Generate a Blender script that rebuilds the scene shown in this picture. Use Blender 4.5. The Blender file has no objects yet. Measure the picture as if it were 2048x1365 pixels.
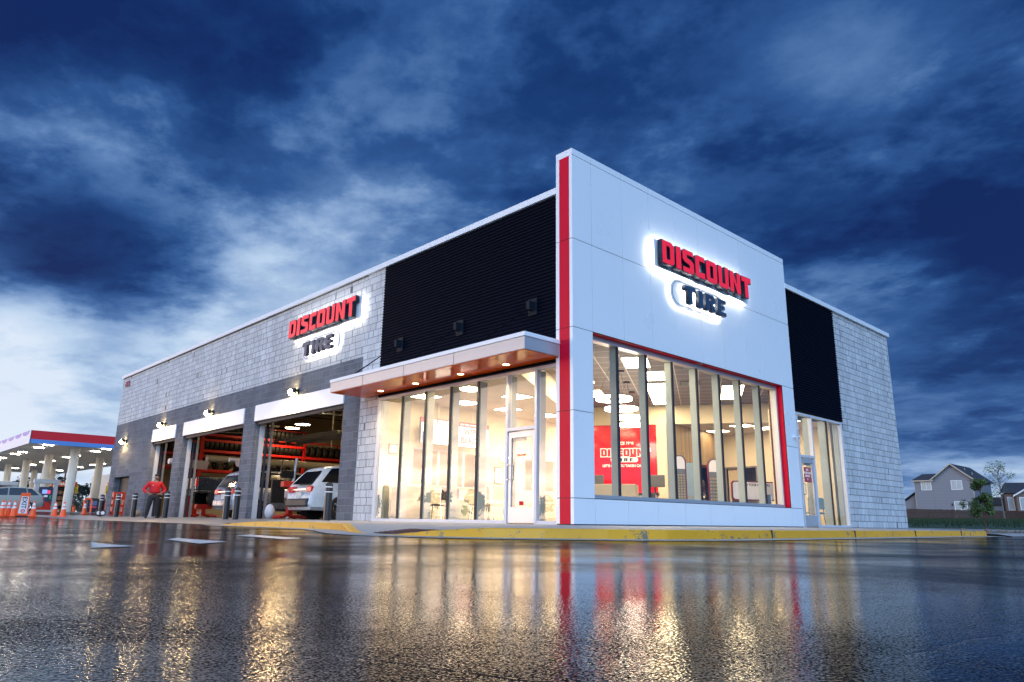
import bpy, bmesh, math, random
import numpy as np
from mathutils import Vector, Matrix
R=math.radians
random.seed(7)
sc=bpy.context.scene
col=sc.collection
# ---------------- camera
cam=bpy.data.cameras.new('camera'); co=bpy.data.objects.new('camera',cam); col.objects.link(co); sc.camera=co
CP=Vector((-10.576,-9.464,.0711))
rt=Vector((.7266928,-.68681015,.01447078)); up=Vector((-.176806,-.16663477,.97003737)); fw=Vector((.66382017,.70747769,.24252444))
m=Matrix((rt,up,-fw)).transposed().to_4x4(); m.translation=CP; co.matrix_world=m
cam.lens=36*1434.8/2048; cam.sensor_width=36; cam.clip_end=3000; cam.clip_start=.02
# ---------------- world: dusk sky with banded cloud
BLOBS=[(0.077,0.857,0.510,-0.618),(0.184,0.817,0.546,0.069),(0.310,0.754,0.579,0.159),(0.430,0.674,0.600,-0.193),(0.539,0.583,0.608,0.012),(0.657,0.455,0.601,-0.131),(0.754,0.334,0.566,0.008),(0.811,0.220,0.542,-0.482),(0.845,0.123,0.521,-0.147),(0.098,0.899,0.427,0.248),(0.208,0.861,0.465,0.103),(0.340,0.799,0.495,-0.455),(0.467,0.719,0.515,0.196),(0.586,0.606,0.539,-0.060),(0.707,0.495,0.506,-0.027),(0.772,0.388,0.503,0.067),(0.819,0.271,0.505,0.600),(0.867,0.194,0.459,0.680),(0.905,0.147,0.399,-0.246),(0.104,0.929,0.355,0.232),(0.181,0.914,0.363,1.287),(0.296,0.878,0.376,-0.344),(0.394,0.831,0.392,0.702),(0.489,0.766,0.417,0.301),(0.566,0.681,0.465,-0.039),(0.620,0.630,0.467,0.018),(0.117,0.949,0.292,-0.839),(0.197,0.936,0.291,-0.931),(0.265,0.917,0.297,-0.924),(0.315,0.903,0.293,-0.204),(0.409,0.850,0.331,-0.122),(0.469,0.802,0.370,-0.199),(0.536,0.739,0.408,-0.223),(0.142,0.966,0.217,0.448),(0.228,0.950,0.212,0.268),(0.326,0.915,0.238,1.140),(0.392,0.877,0.278,-0.012),(0.309,0.913,0.267,0.246),(0.154,0.977,0.149,1.015),(0.222,0.962,0.157,0.186),(0.181,0.978,0.100,-0.324),(0.230,0.967,0.107,-0.938),(0.150,0.987,0.058,0.355),(0.232,0.972,0.027,0.116),(0.699,0.530,0.480,0.092),(0.775,0.467,0.427,-0.022),(0.831,0.343,0.438,-0.199),(0.862,0.365,0.352,-0.374),(0.892,0.267,0.366,-0.679),(0.925,0.201,0.324,-0.471),(0.900,0.338,0.275,0.619),(0.928,0.262,0.265,0.733),(0.947,0.195,0.255,0.316),(0.940,0.272,0.207,0.327),(0.961,0.202,0.187,-0.101),(0.944,0.290,0.160,-0.468),(0.965,0.219,0.143,-0.556),(0.951,0.286,0.118,-0.615),(0.966,0.232,0.115,-0.528),(0.958,0.275,0.085,-0.116),(0.974,0.209,0.083,0.095),(0.972,0.227,0.053,0.785),(0.959,0.280,0.048,0.879),(0.177,0.189,0.966,-0.050),(-0.118,-0.127,0.985,0.050),(-0.383,0.321,0.866,0.050),(0.383,-0.321,0.866,-0.100),(-0.709,0.410,0.574,0.297),(-0.604,0.720,0.342,0.546),(-0.863,0.498,0.087,0.646),(0.814,-0.296,0.500,-0.149),(0.936,-0.341,0.087,0.194),(0.999,0.000,0.052,0.219),(0.682,0.731,0.000,0.293),(0.342,0.940,0.000,0.601),(0.970,-0.171,-0.174,0.080),(0.000,0.985,-0.174,0.472),(0.853,0.492,-0.174,0.176)]
w=bpy.data.worlds.new("World"); sc.world=w; w.use_nodes=True
nt=w.node_tree; nt.nodes.clear()
def N(t,**k):
    n=nt.nodes.new(t)
    for a,b in k.items(): setattr(n,a,b)
    return n
def L(a,b): nt.links.new(a,b)
def M(op,a,b=None,c=None,clamp=False):
    n=N('ShaderNodeMath',operation=op); n.use_clamp=clamp
    for i,x in enumerate((a,b,c)):
        if x is None: continue
        if isinstance(x,(int,float)): n.inputs[i].default_value=x
        else: L(x,n.inputs[i])
    return n.outputs[0]
def VM(op,a,b=None,s=None):
    n=N('ShaderNodeVectorMath',operation=op)
    for i,x in enumerate((a,b)):
        if x is None: continue
        if isinstance(x,tuple): n.inputs[i].default_value=x
        else: L(x,n.inputs[i])
    if s is not None: n.inputs['Scale'].default_value=s
    return n
tc=N('ShaderNodeTexCoord'); D=VM('NORMALIZE',tc.outputs['Generated']).outputs[0]
sp=N('ShaderNodeSeparateXYZ'); L(D,sp.inputs[0]); dx,dy,dz=sp.outputs
# cloud-deck coordinates: the ray meets a flat layer overhead
zz=M('ADD',M('MAXIMUM',dz,0.0),.16)
cx_=M('DIVIDE',dx,zz); cy_=M('DIVIDE',dy,zz)
cmb=N('ShaderNodeCombineXYZ'); L(cx_,cmb.inputs[0]); L(cy_,cmb.inputs[1])
mp=N('ShaderNodeMapping'); L(cmb.outputs[0],mp.inputs[0]); mp.inputs['Rotation'].default_value=(0,0,R(38)); mp.inputs['Scale'].default_value=(1.0,.86,1)
n1=N('ShaderNodeTexNoise'); L(mp.outputs[0],n1.inputs['Vector']); n1.inputs['Scale'].default_value=1.7; n1.inputs['Detail'].default_value=12; n1.inputs['Roughness'].default_value=.6; n1.inputs['Distortion'].default_value=.08
n2=N('ShaderNodeTexNoise'); L(mp.outputs[0],n2.inputs['Vector']); n2.inputs['Scale'].default_value=4.6; n2.inputs['Detail'].default_value=10; n2.inputs['Roughness'].default_value=.64; n2.inputs['Distortion'].default_value=.05
wn=N('ShaderNodeTexNoise'); L(mp.outputs[0],wn.inputs['Vector']); wn.inputs['Scale'].default_value=1.6; wn.inputs['Detail'].default_value=6; wn.inputs['Roughness'].default_value=.55
off=VM('SUBTRACT',wn.outputs['Color'],(.5,.5,.5)).outputs[0]
offs=VM('MULTIPLY',off,(.17,.17,.10)).outputs[0]
DW=VM('NORMALIZE',VM('ADD',D,offs).outputs[0]).outputs[0]
acc=None
KB=70.
for (bx,by,bz,bw) in BLOBS:
    d=N('ShaderNodeVectorMath',operation='DOT_PRODUCT'); L(DW,d.inputs[0]); d.inputs[1].default_value=(bx,by,bz)
    e=M('EXPONENT',M('MULTIPLY_ADD',d.outputs['Value'],KB,-KB))
    acc=M('MULTIPLY_ADD',e,bw,acc if acc is not None else .345)
XB=[(0.105,0.946,0.305,-0.15,190),(0.144,0.942,0.303,-0.20,190),(0.188,0.936,0.298,-0.20,190),(0.231,0.929,0.288,-0.19,210),(0.272,0.922,0.274,-0.10,260),(0.133,0.956,0.261,-0.10,260),(0.234,0.956,0.178,-0.14,900),(0.271,0.946,0.176,-0.10,900),(0.195,0.975,0.103,-0.16,1200),(0.231,0.967,0.104,-0.20,1000),(0.137,0.961,0.239,0.15,200),(0.901,0.353,0.252,0.20,420),(0.937,0.245,0.248,0.18,320),(0.921,0.322,0.218,-0.10,300),(0.916,0.195,0.351,-0.10,120),(0.816,0.420,0.397,-0.10,90),(0.351,0.753,0.557,-0.12,90),(0.191,0.831,0.523,-0.10,90),(0.787,0.295,0.542,0.12,120),(0.731,0.567,0.379,0.06,160)]
for (bx,by,bz,bw,kb) in XB:
    d=N('ShaderNodeVectorMath',operation='DOT_PRODUCT'); L(DW,d.inputs[0]); d.inputs[1].default_value=(bx,by,bz)
    e=M('EXPONENT',M('MULTIPLY_ADD',d.outputs['Value'],kb,-kb)); acc=M('MULTIPLY_ADD',e,bw,acc)
el=M('MAXIMUM',dz,0.0)
damp=M('MULTIPLY_ADD',M('SMOOTH_MIN',el,.3,.1),1.6,.55)
pf=N('ShaderNodeMapRange',interpolation_type='SMOOTHSTEP'); L(n1.outputs[0],pf.inputs[0]); pf.inputs[1].default_value=.43; pf.inputs[2].default_value=.58
puff=M('SUBTRACT',pf.outputs[0],.5)
lum=M('ADD',acc,M('MULTIPLY',M('MULTIPLY_ADD',puff,.17,M('MULTIPLY',M('SUBTRACT',n1.outputs[0],.5),.30)),damp))
lum=M('ADD',lum,M('MULTIPLY',M('SUBTRACT',n2.outputs[0],.5),.38))
cr=N('ShaderNodeValToRGB'); L(lum,cr.inputs[0])
els=cr.color_ramp.elements
def srgb(*c): return tuple(((x/255)/12.92 if x/255<.04045 else ((x/255+.055)/1.055)**2.4) for x in c)+(1,)
els[0].position=0; els[0].color=srgb(10,37,94)
els[1].position=1; els[1].color=srgb(216,230,248)
for p_,c_ in ((.16,(22,58,116)),(.3,(46,86,146)),(.45,(86,124,178)),(.62,(140,170,212)),(.8,(184,208,236))):
    e_=els.new(p_); e_.color=srgb(*c_)
# the bright western dusk behind and to the left of the viewer
def dirdot(az,e0):
    a=R(az); e0=R(e0); v=(math.sin(a)*math.cos(e0),math.cos(a)*math.cos(e0),math.sin(e0))
    d=N('ShaderNodeVectorMath',operation='DOT_PRODUCT'); L(D,d.inputs[0]); d.inputs[1].default_value=v
    return d.outputs['Value']
back=M('POWER',M('MAXIMUM',dirdot(-140,32),0.0),1.6)
bk=N('ShaderNodeMixRGB'); bk.blend_type='MULTIPLY'; bk.inputs[0].default_value=1; bk.inputs[1].default_value=(.68,1.10,1.85,1)
L(back,bk.inputs[2])
glow=M('MULTIPLY',M('EXPONENT',M('MULTIPLY_ADD',dirdot(-44,4),14,-14)),M('EXPONENT',M('MULTIPLY',M('ABSOLUTE',M('SUBTRACT',dz,.06)),-15)))
gb=M('MULTIPLY',glow,M('MULTIPLY_ADD',M('SUBTRACT',n1.outputs[0],.42),6.0,1.6,clamp=False))
gl=N('ShaderNodeMixRGB'); gl.blend_type='MULTIPLY'; gl.inputs[0].default_value=1; gl.inputs[1].default_value=(9.5,6.6,4.6,1)
L(M('MAXIMUM',gb,0.0),gl.inputs[2])
s1=N('ShaderNodeMixRGB',blend_type='ADD'); s1.inputs[0].default_value=1; L(cr.outputs[0],s1.inputs[1]); L(bk.outputs[0],s1.inputs[2])
s2=N('ShaderNodeMixRGB',blend_type='ADD'); s2.inputs[0].default_value=1; L(s1.outputs[0],s2.inputs[1]); L(gl.outputs[0],s2.inputs[2])
# physical low-sun sky adds its own faint tint
sky=N('ShaderNodeTexSky'); sky.sky_type='NISHITA'; sky.sun_disc=False; sky.sun_elevation=R(3); sky.sun_rotation=R(-44)
bg=N('ShaderNodeBackground'); L(s2.outputs[0],bg.inputs[0]); bg.inputs[1].default_value=1.0
bg2=N('ShaderNodeBackground'); L(sky.outputs[0],bg2.inputs[0]); bg2.inputs[1].default_value=.006
ad=N('ShaderNodeAddShader'); L(bg.outputs[0],ad.inputs[0]); L(bg2.outputs[0],ad.inputs[1])
wo=N('ShaderNodeOutputWorld'); L(ad.outputs[0],wo.inputs[0])
w.cycles.sampling_method='MANUAL'; w.cycles.sample_map_resolution=512
# ---------------- dusk key light, broad and cool, from behind the viewer
sl=bpy.data.lights.new('dusk_sun','SUN'); sl.energy=1.0; sl.angle=R(35); sl.color=(.70,.88,1.0)
so=bpy.data.objects.new('dusk_sun',sl); col.objects.link(so)
so.rotation_euler=Vector((.70,.66,-.34)).to_track_quat('-Z','Y').to_euler()
vs=sc.view_settings; vs.view_transform='Standard'; vs.look='None'; vs.exposure=0; vs.gamma=1; vs.use_curve_mapping=False
sc.render.engine='CYCLES'
cy=sc.cycles; cy.use_denoising=True; cy.max_bounces=8; cy.transparent_max_bounces=16; cy.sample_clamp_indirect=6; cy.caustics_reflective=False; cy.caustics_refractive=False
try: cy.use_light_tree=True
except Exception: pass
# ---------------- materials
MATS={}
def newmat(name):
    m=bpy.data.materials.new(name); m.use_nodes=True; return m,m.node_tree,m.node_tree.nodes['Principled BSDF']
def nn(t,ty,**k):
    n=t.nodes.new(ty)
    for a,b in k.items(): setattr(n,a,b)
    return n
def pmat(name,c,rough=.5,metal=0,var=.12,scale=6,bump=0,bscale=60,emit=None,es=0,coat=0,spec=.5):
    if name in MATS: return MATS[name]
    m,t,b=newmat(name)
    tcn=nn(t,'ShaderNodeTexCoord')
    no=nn(t,'ShaderNodeTexNoise'); no.inputs['Scale'].default_value=scale; no.inputs['Detail'].default_value=5
    t.links.new(tcn.outputs['Object'],no.inputs['Vector'])
    mx=nn(t,'ShaderNodeMixRGB'); mx.inputs[1].default_value=(*[x*(1-var) for x in c],1); mx.inputs[2].default_value=(*[min(1,x*(1+var)) for x in c],1)
    t.links.new(no.outputs[0],mx.inputs[0]); t.links.new(mx.outputs[0],b.inputs['Base Color'])
    mr=nn(t,'ShaderNodeMath',operation='MULTIPLY_ADD'); mr.inputs[1].default_value=.2; mr.inputs[2].default_value=max(0.02,rough-.1)
    t.links.new(no.outputs[0],mr.inputs[0]); t.links.new(mr.outputs[0],b.inputs['Roughness'])
    b.inputs['Metallic'].default_value=metal; b.inputs['Specular IOR Level'].default_value=spec
    if coat: b.inputs['Coat Weight'].default_value=coat; b.inputs['Coat Roughness'].default_value=.05
    if bump:
        n2=nn(t,'ShaderNodeTexNoise'); n2.inputs['Scale'].default_value=bscale; n2.inputs['Detail'].default_value=6
        t.links.new(tcn.outputs['Object'],n2.inputs['Vector'])
        bp=nn(t,'ShaderNodeBump'); bp.inputs['Strength'].default_value=.6; bp.inputs['Distance'].default_value=bump
        t.links.new(n2.outputs[0],bp.inputs['Height']); t.links.new(bp.outputs[0],b.inputs['Normal'])
    if emit: b.inputs['Emission Color'].default_value=(*emit,1); b.inputs['Emission Strength'].default_value=es
    MATS[name]=m; return m
def worn(name,c,c2,rough,amt,scale,bump=.003):
    m,t,b=newmat(name); lk=t.links.new; g=nn(t,'ShaderNodeNewGeometry')
    def q(s,d): k=nn(t,'ShaderNodeTexNoise'); k.inputs['Scale'].default_value=s; k.inputs['Detail'].default_value=d; k.inputs['Roughness'].default_value=.68; lk(g.outputs['Position'],k.inputs['Vector']); return k
    a=q(scale,10); f=q(scale*9,6); l=q(.9,4); mr=nn(t,'ShaderNodeMapRange'); mr.inputs[1].default_value=amt; mr.inputs[2].default_value=amt+.05; ad=nn(t,'ShaderNodeMath',operation='MULTIPLY_ADD'); ad.inputs[1].default_value=.35; lk(f.outputs[0],ad.inputs[0]); lk(a.outputs[0],ad.inputs[2]); lk(ad.outputs[0],mr.inputs[0])
    tn_=nn(t,'ShaderNodeMixRGB'); tn_.inputs[1].default_value=(*[x*.72 for x in c],1); tn_.inputs[2].default_value=(*[x*1.12 for x in c],1); lk(l.outputs[0],tn_.inputs[0])
    mx=nn(t,'ShaderNodeMixRGB'); lk(mr.outputs[0],mx.inputs[0]); lk(tn_.outputs[0],mx.inputs[1]); mx.inputs[2].default_value=(*c2,1); lk(mx.outputs[0],b.inputs['Base Color'])
    b.inputs['Roughness'].default_value=rough; bp=nn(t,'ShaderNodeBump'); bp.inputs['Distance'].default_value=bump; lk(f.outputs[0],bp.inputs['Height']); lk(bp.outputs[0],b.inputs['Normal']); MATS[name]=m; return m
def emat(name,c,s):
    return pmat(name,c,.5,emit=c,es=s)
def glassmat(name,tint=(1,1,1),refl=1.0):
    m=bpy.data.materials.new(name); m.use_nodes=True; t=m.node_tree; t.nodes.clear()
    o=nn(t,'ShaderNodeOutputMaterial'); mix=nn(t,'ShaderNodeMixShader'); tr=nn(t,'ShaderNodeBsdfTransparent'); g=nn(t,'ShaderNodeBsdfGlossy')
    tr.inputs[0].default_value=(*tint,1); g.inputs['Roughness'].default_value=.0
    ge=nn(t,'ShaderNodeNewGeometry'); dt=nn(t,'ShaderNodeVectorMath',operation='DOT_PRODUCT'); t.links.new(ge.outputs['Incoming'],dt.inputs[0]); t.links.new(ge.outputs['Normal'],dt.inputs[1])
    ab=nn(t,'ShaderNodeMath',operation='ABSOLUTE'); t.links.new(dt.outputs['Value'],ab.inputs[0]); om=nn(t,'ShaderNodeMath',operation='SUBTRACT'); om.inputs[0].default_value=1; t.links.new(ab.outputs[0],om.inputs[1])
    pw=nn(t,'ShaderNodeMath',operation='POWER'); pw.inputs[1].default_value=5; t.links.new(om.outputs[0],pw.inputs[0]); fr=nn(t,'ShaderNodeMath',operation='MULTIPLY_ADD'); fr.inputs[1].default_value=.96; fr.inputs[2].default_value=.04; t.links.new(pw.outputs[0],fr.inputs[0])
    tcn=nn(t,'ShaderNodeTexCoord'); no=nn(t,'ShaderNodeTexNoise'); no.inputs['Scale'].default_value=1.3; no.inputs['Detail'].default_value=1
    t.links.new(tcn.outputs['Object'],no.inputs['Vector'])
    bp=nn(t,'ShaderNodeBump'); bp.inputs['Strength'].default_value=.25; bp.inputs['Distance'].default_value=.012; t.links.new(no.outputs[0],bp.inputs['Height']); t.links.new(bp.outputs[0],g.inputs['Normal'])
    mu=nn(t,'ShaderNodeMath',operation='MULTIPLY'); mu.inputs[1].default_value=1.9*refl; mu.use_clamp=True
    t.links.new(fr.outputs[0],mu.inputs[0]); t.links.new(mu.outputs[0],mix.inputs[0]); t.links.new(tr.outputs[0],mix.inputs[1]); t.links.new(g.outputs[0],mix.inputs[2]); t.links.new(mix.outputs[0],o.inputs[0])
    return m
def blockmat(name,c1,c2,mort,bw,face,rnd=True,cvar=.10):
    """split-face block courses 0.203 m high, on an X face ('x') or Y face ('y')"""
    m,t,b=newmat(name); lk=t.links.new
    g=nn(t,'ShaderNodeNewGeometry'); s=nn(t,'ShaderNodeSeparateXYZ'); lk(g.outputs['Position'],s.inputs[0])
    cb=nn(t,'ShaderNodeCombineXYZ')
    ad=nn(t,'ShaderNodeMath',operation='ADD'); lk(s.outputs[0],ad.inputs[0]); lk(s.outputs[1],ad.inputs[1]); lk(ad.outputs[0],cb.inputs[0]); lk(s.outputs[2],cb.inputs[1])
    # slight wander so joints are not ruler-straight
    nz=nn(t,'ShaderNodeTexNoise'); nz.inputs['Scale'].default_value=9; nz.inputs['Detail'].default_value=3; lk(g.outputs['Position'],nz.inputs['Vector'])
    vs_=nn(t,'ShaderNodeVectorMath',operation='SUBTRACT'); lk(nz.outputs['Color'],vs_.inputs[0]); vs_.inputs[1].default_value=(.5,.5,.5)
    vm=nn(t,'ShaderNodeVectorMath',operation='MULTIPLY_ADD'); lk(vs_.outputs[0],vm.inputs[0]); vm.inputs[1].default_value=(.03,.012,0); lk(cb.outputs[0],vm.inputs[2])
    rw=nn(t,'ShaderNodeMath',operation='MULTIPLY'); rw.inputs[1].default_value=1/.2032; sv=nn(t,'ShaderNodeSeparateXYZ'); lk(vm.outputs[0],sv.inputs[0]); lk(sv.outputs[1],rw.inputs[0]); fl_=nn(t,'ShaderNodeMath',operation='FLOOR'); lk(rw.outputs[0],fl_.inputs[0])
    if rnd:
        wn_=nn(t,'ShaderNodeTexWhiteNoise'); wn_.noise_dimensions='1D'; lk(fl_.outputs[0],wn_.inputs['W']); sc_=nn(t,'ShaderNodeSeparateColor'); lk(wn_.outputs['Color'],sc_.inputs[0])
        kk=nn(t,'ShaderNodeMath',operation='MULTIPLY_ADD'); kk.inputs[1].default_value=.55; kk.inputs[2].default_value=.75; lk(sc_.outputs[0],kk.inputs[0])
        ux=nn(t,'ShaderNodeMath',operation='MULTIPLY'); lk(sv.outputs[0],ux.inputs[0]); lk(kk.outputs[0],ux.inputs[1]); uo=nn(t,'ShaderNodeMath',operation='ADD'); lk(ux.outputs[0],uo.inputs[0]); lk(sc_.outputs[1],uo.inputs[1])
        # joints inside one course also wander
        n9=nn(t,'ShaderNodeTexNoise'); n9.noise_dimensions='2D'; n9.inputs['Scale'].default_value=1.1; cq=nn(t,'ShaderNodeCombineXYZ'); lk(sv.outputs[0],cq.inputs[0]); q7=nn(t,'ShaderNodeMath',operation='MULTIPLY'); q7.inputs[1].default_value=7.3; lk(fl_.outputs[0],q7.inputs[0]); lk(q7.outputs[0],cq.inputs[1]); lk(cq.outputs[0],n9.inputs['Vector'])
        ua=nn(t,'ShaderNodeMath',operation='MULTIPLY_ADD'); ua.inputs[1].default_value=.9; lk(n9.outputs[0],ua.inputs[0]); lk(uo.outputs[0],ua.inputs[2])
        vm=nn(t,'ShaderNodeCombineXYZ'); lk(ua.outputs[0],vm.inputs[0]); lk(sv.outputs[1],vm.inputs[1])
    def br(width,off,frq,sq,sf,ms):
        k=nn(t,'ShaderNodeTexBrick'); lk(vm.outputs[0],k.inputs['Vector']); k.offset=off; k.offset_frequency=frq; k.squash=sq; k.squash_frequency=sf
        k.inputs['Scale'].default_value=1; k.inputs['Brick Width'].default_value=width; k.inputs['Row Height'].default_value=.2032; k.inputs['Mortar Size'].default_value=ms; k.inputs['Mortar Smooth'].default_value=.25; k.inputs['Bias'].default_value=0
        k.inputs['Color1'].default_value=(*c1,1); k.inputs['Color2'].default_value=(*c2,1); k.inputs['Mortar'].default_value=(*mort,1); return k
    k1=br(bw,.5,2,1.35 if rnd else 1,3,.007 if rnd else .0055)
    fac=k1.outputs['Fac']
    if rnd:
        k2=br(bw*2.7,.37,3,.8,2,.006); mxx=nn(t,'ShaderNodeMath',operation='MAXIMUM'); lk(k1.outputs['Fac'],mxx.inputs[0]); lk(k2.outputs['Fac'],mxx.inputs[1]); fac=mxx.outputs[0]
    # per-area tone
    n3=nn(t,'ShaderNodeTexNoise'); n3.inputs['Scale'].default_value=14; n3.inputs['Detail'].default_value=8; n3.inputs['Roughness'].default_value=.7; lk(g.outputs['Position'],n3.inputs['Vector'])
    hs=nn(t,'ShaderNodeMixRGB',blend_type='MULTIPLY'); hs.inputs[0].default_value=1
    mr=nn(t,'ShaderNodeMapRange'); mr.inputs[3].default_value=1-cvar*2; mr.inputs[4].default_value=1+cvar*2; lk(n3.outputs[0],mr.inputs[0])
    mm=nn(t,'ShaderNodeMixRGB'); lk(fac,mm.inputs[0]); lk(k1.outputs['Color'],mm.inputs[1]); mm.inputs[2].default_value=(*mort,1)
    lk(mm.outputs[0],hs.inputs[1]); lk(mr.outputs[0],hs.inputs[2]); lk(hs.outputs[0],b.inputs['Base Color'])
    # rain streaks and damp under the coping
    ms_=nn(t,'ShaderNodeMapping'); ms_.inputs['Scale'].default_value=(1.6,1.6,.16); lk(g.outputs['Position'],ms_.inputs[0]); n5=nn(t,'ShaderNodeTexNoise'); n5.inputs['Scale'].default_value=1; n5.inputs['Detail'].default_value=7; n5.inputs['Roughness'].default_value=.65; lk(ms_.outputs[0],n5.inputs['Vector'])
    m5=nn(t,'ShaderNodeMapRange'); m5.inputs[1].default_value=.35; m5.inputs[2].default_value=.62; m5.inputs[3].default_value=.88; m5.inputs[4].default_value=1.06; lk(n5.outputs[0],m5.inputs[0]); h5=nn(t,'ShaderNodeMixRGB',blend_type='MULTIPLY'); h5.inputs[0].default_value=1; lk(hs.outputs[0],h5.inputs[1]); lk(m5.outputs[0],h5.inputs[2]); lk(h5.outputs[0],b.inputs['Base Color'])
    b.inputs['Roughness'].default_value=.85
    n4=nn(t,'ShaderNodeTexNoise'); n4.inputs['Scale'].default_value=22; n4.inputs['Detail'].default_value=9; n4.inputs['Roughness'].default_value=.72; lk(g.outputs['Position'],n4.inputs['Vector'])
    h=nn(t,'ShaderNodeMath',operation='SUBTRACT'); lk(n4.outputs[0],h.inputs[0]); f2=nn(t,'ShaderNodeMath',operation='MULTIPLY'); f2.inputs[1].default_value=1.1; lk(fac,f2.inputs[0]); lk(f2.outputs[0],h.inputs[1])
    bp=nn(t,'ShaderNodeBump'); bp.inputs['Strength'].default_value=1; bp.inputs['Distance'].default_value=.030; lk(h.outputs[0],bp.inputs['Height']); lk(bp.outputs[0],b.inputs['Normal'])
    return m
# ---------------- mesh helpers
class MB:
    def __init__(s): s.v=[]; s.f=[]
    def box(s,a,b):
        (x0,y0,z0),(x1,y1,z1)=a,b
        x0,x1=min(x0,x1),max(x0,x1); y0,y1=min(y0,y1),max(y0,y1); z0,z1=min(z0,z1),max(z0,z1)
        i=len(s.v); s.v+=[(x0,y0,z0),(x1,y0,z0),(x1,y1,z0),(x0,y1,z0),(x0,y0,z1),(x1,y0,z1),(x1,y1,z1),(x0,y1,z1)]
        s.f+=[[i+k for k in q] for q in ((0,3,2,1),(4,5,6,7),(0,1,5,4),(1,2,6,5),(2,3,7,6),(3,0,4,7))]; return s
    def cbox(s,c,d): return s.box([c[i]-d[i]/2 for i in range(3)],[c[i]+d[i]/2 for i in range(3)])
    def obox(s,c,d,rz):
        i=len(s.v); s.cbox((0,0,0),d); ca,sa=math.cos(rz),math.sin(rz)
        for k in range(i,len(s.v)):
            x,y,z=s.v[k]; s.v[k]=(c[0]+x*ca-y*sa,c[1]+x*sa+y*ca,c[2]+z)
        return s
    def quad(s,*p): i=len(s.v); s.v+=[tuple(q) for q in p]; s.f.append(list(range(i,i+len(p)))); return s
    def tube(s,a,b,r,r2=None,n=10,cap=True):
        a=Vector(a); b=Vector(b); r2=r if r2 is None else r2; d=(b-a).normalized(); u=d.orthogonal().normalized(); w_=d.cross(u); i=len(s.v)
        for p,rr in ((a,r),(b,r2)):
            for k in range(n): q=p+(u*math.cos(2*math.pi*k/n)+w_*math.sin(2*math.pi*k/n))*rr; s.v.append(tuple(q))
        for k in range(n): s.f.append([i+k,i+(k+1)%n,i+n+(k+1)%n,i+n+k])
        if cap: s.f.append([i+k for k in range(n)][::-1]); s.f.append([i+n+k for k in range(n)])
        return s
    def path(s,pts,r,n=8):
        for a,b in zip(pts,pts[1:]): s.tube(a,b,r,n=n)
        return s
    def lathe(s,prof,c=(0,0,0),axis='z',n=24):
        i=len(s.v)
        for (r,h) in prof:
            for k in range(n):
                a=2*math.pi*k/n; p=(r*math.cos(a),r*math.sin(a),h)
                if axis=='x': p=(p[2],p[0],p[1])
                if axis=='y': p=(p[1],p[2],p[0])
                s.v.append((p[0]+c[0],p[1]+c[1],p[2]+c[2]))
        for j in range(len(prof)-1):
            for k in range(n): s.f.append([i+j*n+k,i+j*n+(k+1)%n,i+(j+1)*n+(k+1)%n,i+(j+1)*n+k])
        return s
    def ell(s,c,r,n=12,mm=8):
        i=len(s.v)
        for j in range(mm+1):
            t=math.pi*j/mm
            for k in range(n): a=2*math.pi*k/n; s.v.append((c[0]+r[0]*math.sin(t)*math.cos(a),c[1]+r[1]*math.sin(t)*math.sin(a),c[2]+r[2]*math.cos(t)))
        for j in range(mm):
            for k in range(n): s.f.append([i+j*n+k,i+j*n+(k+1)%n,i+(j+1)*n+(k+1)%n,i+(j+1)*n+k])
        return s
    def build(s,name,mat,parent=None,smooth=False,bevel=0,rot=None):
        me=bpy.data.meshes.new(name); me.from_pydata(s.v,[],s.f); bm=bmesh.new(); bm.from_mesh(me)
        bmesh.ops.remove_doubles(bm,verts=bm.verts,dist=1e-5)
        bmesh.ops.recalc_face_normals(bm,faces=bm.faces); bm.to_mesh(me); bm.free()
        if smooth:
            for p in me.polygons: p.use_smooth=True
            if smooth=='auto': me.set_sharp_from_angle(angle=R(40))
        me.materials.append(mat); o=bpy.data.objects.new(name,me); col.objects.link(o)
        if parent: o.parent=parent
        if bevel:
            bv=o.modifiers.new('bevel','BEVEL'); bv.width=bevel; bv.segments=2; bv.limit_method='ANGLE'
        return o
def tag(o,label=None,cat=None,group=None,kind=None):
    if label: o['label']=label
    if cat: o['category']=cat
    if group: o['group']=group
    if kind: o['kind']=kind
    return o
def thing(name,label,cat,loc=(0,0,0),rz=0,group=None):
    o=bpy.data.objects.new(name,None); o.empty_display_size=.1; col.objects.link(o); o.location=loc; o.rotation_euler=(0,0,rz); return tag(o,label,cat,group)
def dup(o,loc=None,rz=None,label=None,parent=None):
    c=o.copy(); col.objects.link(c)
    if parent: c.parent=parent
    for ch in list(o.children): dup(ch,parent=c)
    if loc is not None: c.location=loc
    if rz is not None: c.rotation_euler=(0,0,rz)
    if label: c['label']=label
    return c
def curve_mesh(splines,extrude,offset=0):
    cu=bpy.data.curves.new('c','CURVE'); cu.dimensions='2D'; cu.fill_mode='BOTH'; cu.extrude=extrude; cu.offset=offset
    for pts in splines:
        s=cu.splines.new('POLY'); s.points.add(len(pts)-1); s.use_cyclic_u=True
        for p,q in zip(s.points,pts): p.co=(q[0],q[1],0,1)
    return _conv(cu)
def _conv(cu):
    o=bpy.data.objects.new('tmp',cu); col.objects.link(o); dg=bpy.context.evaluated_depsgraph_get(); me=bpy.data.meshes.new_from_object(o.evaluated_get(dg)); bpy.data.objects.remove(o); return me
def text_mesh(s,size,extrude=.002,offset=0,align='CENTER',squeeze=1):
    cu=bpy.data.curves.new('t','FONT'); cu.body=s; cu.size=size; cu.extrude=extrude; cu.offset=offset; cu.align_x=align; cu.align_y='CENTER'
    me=_conv(cu)
    if squeeze!=1:
        for v in me.vertices: v.co.x*=squeeze
    return me
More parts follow.
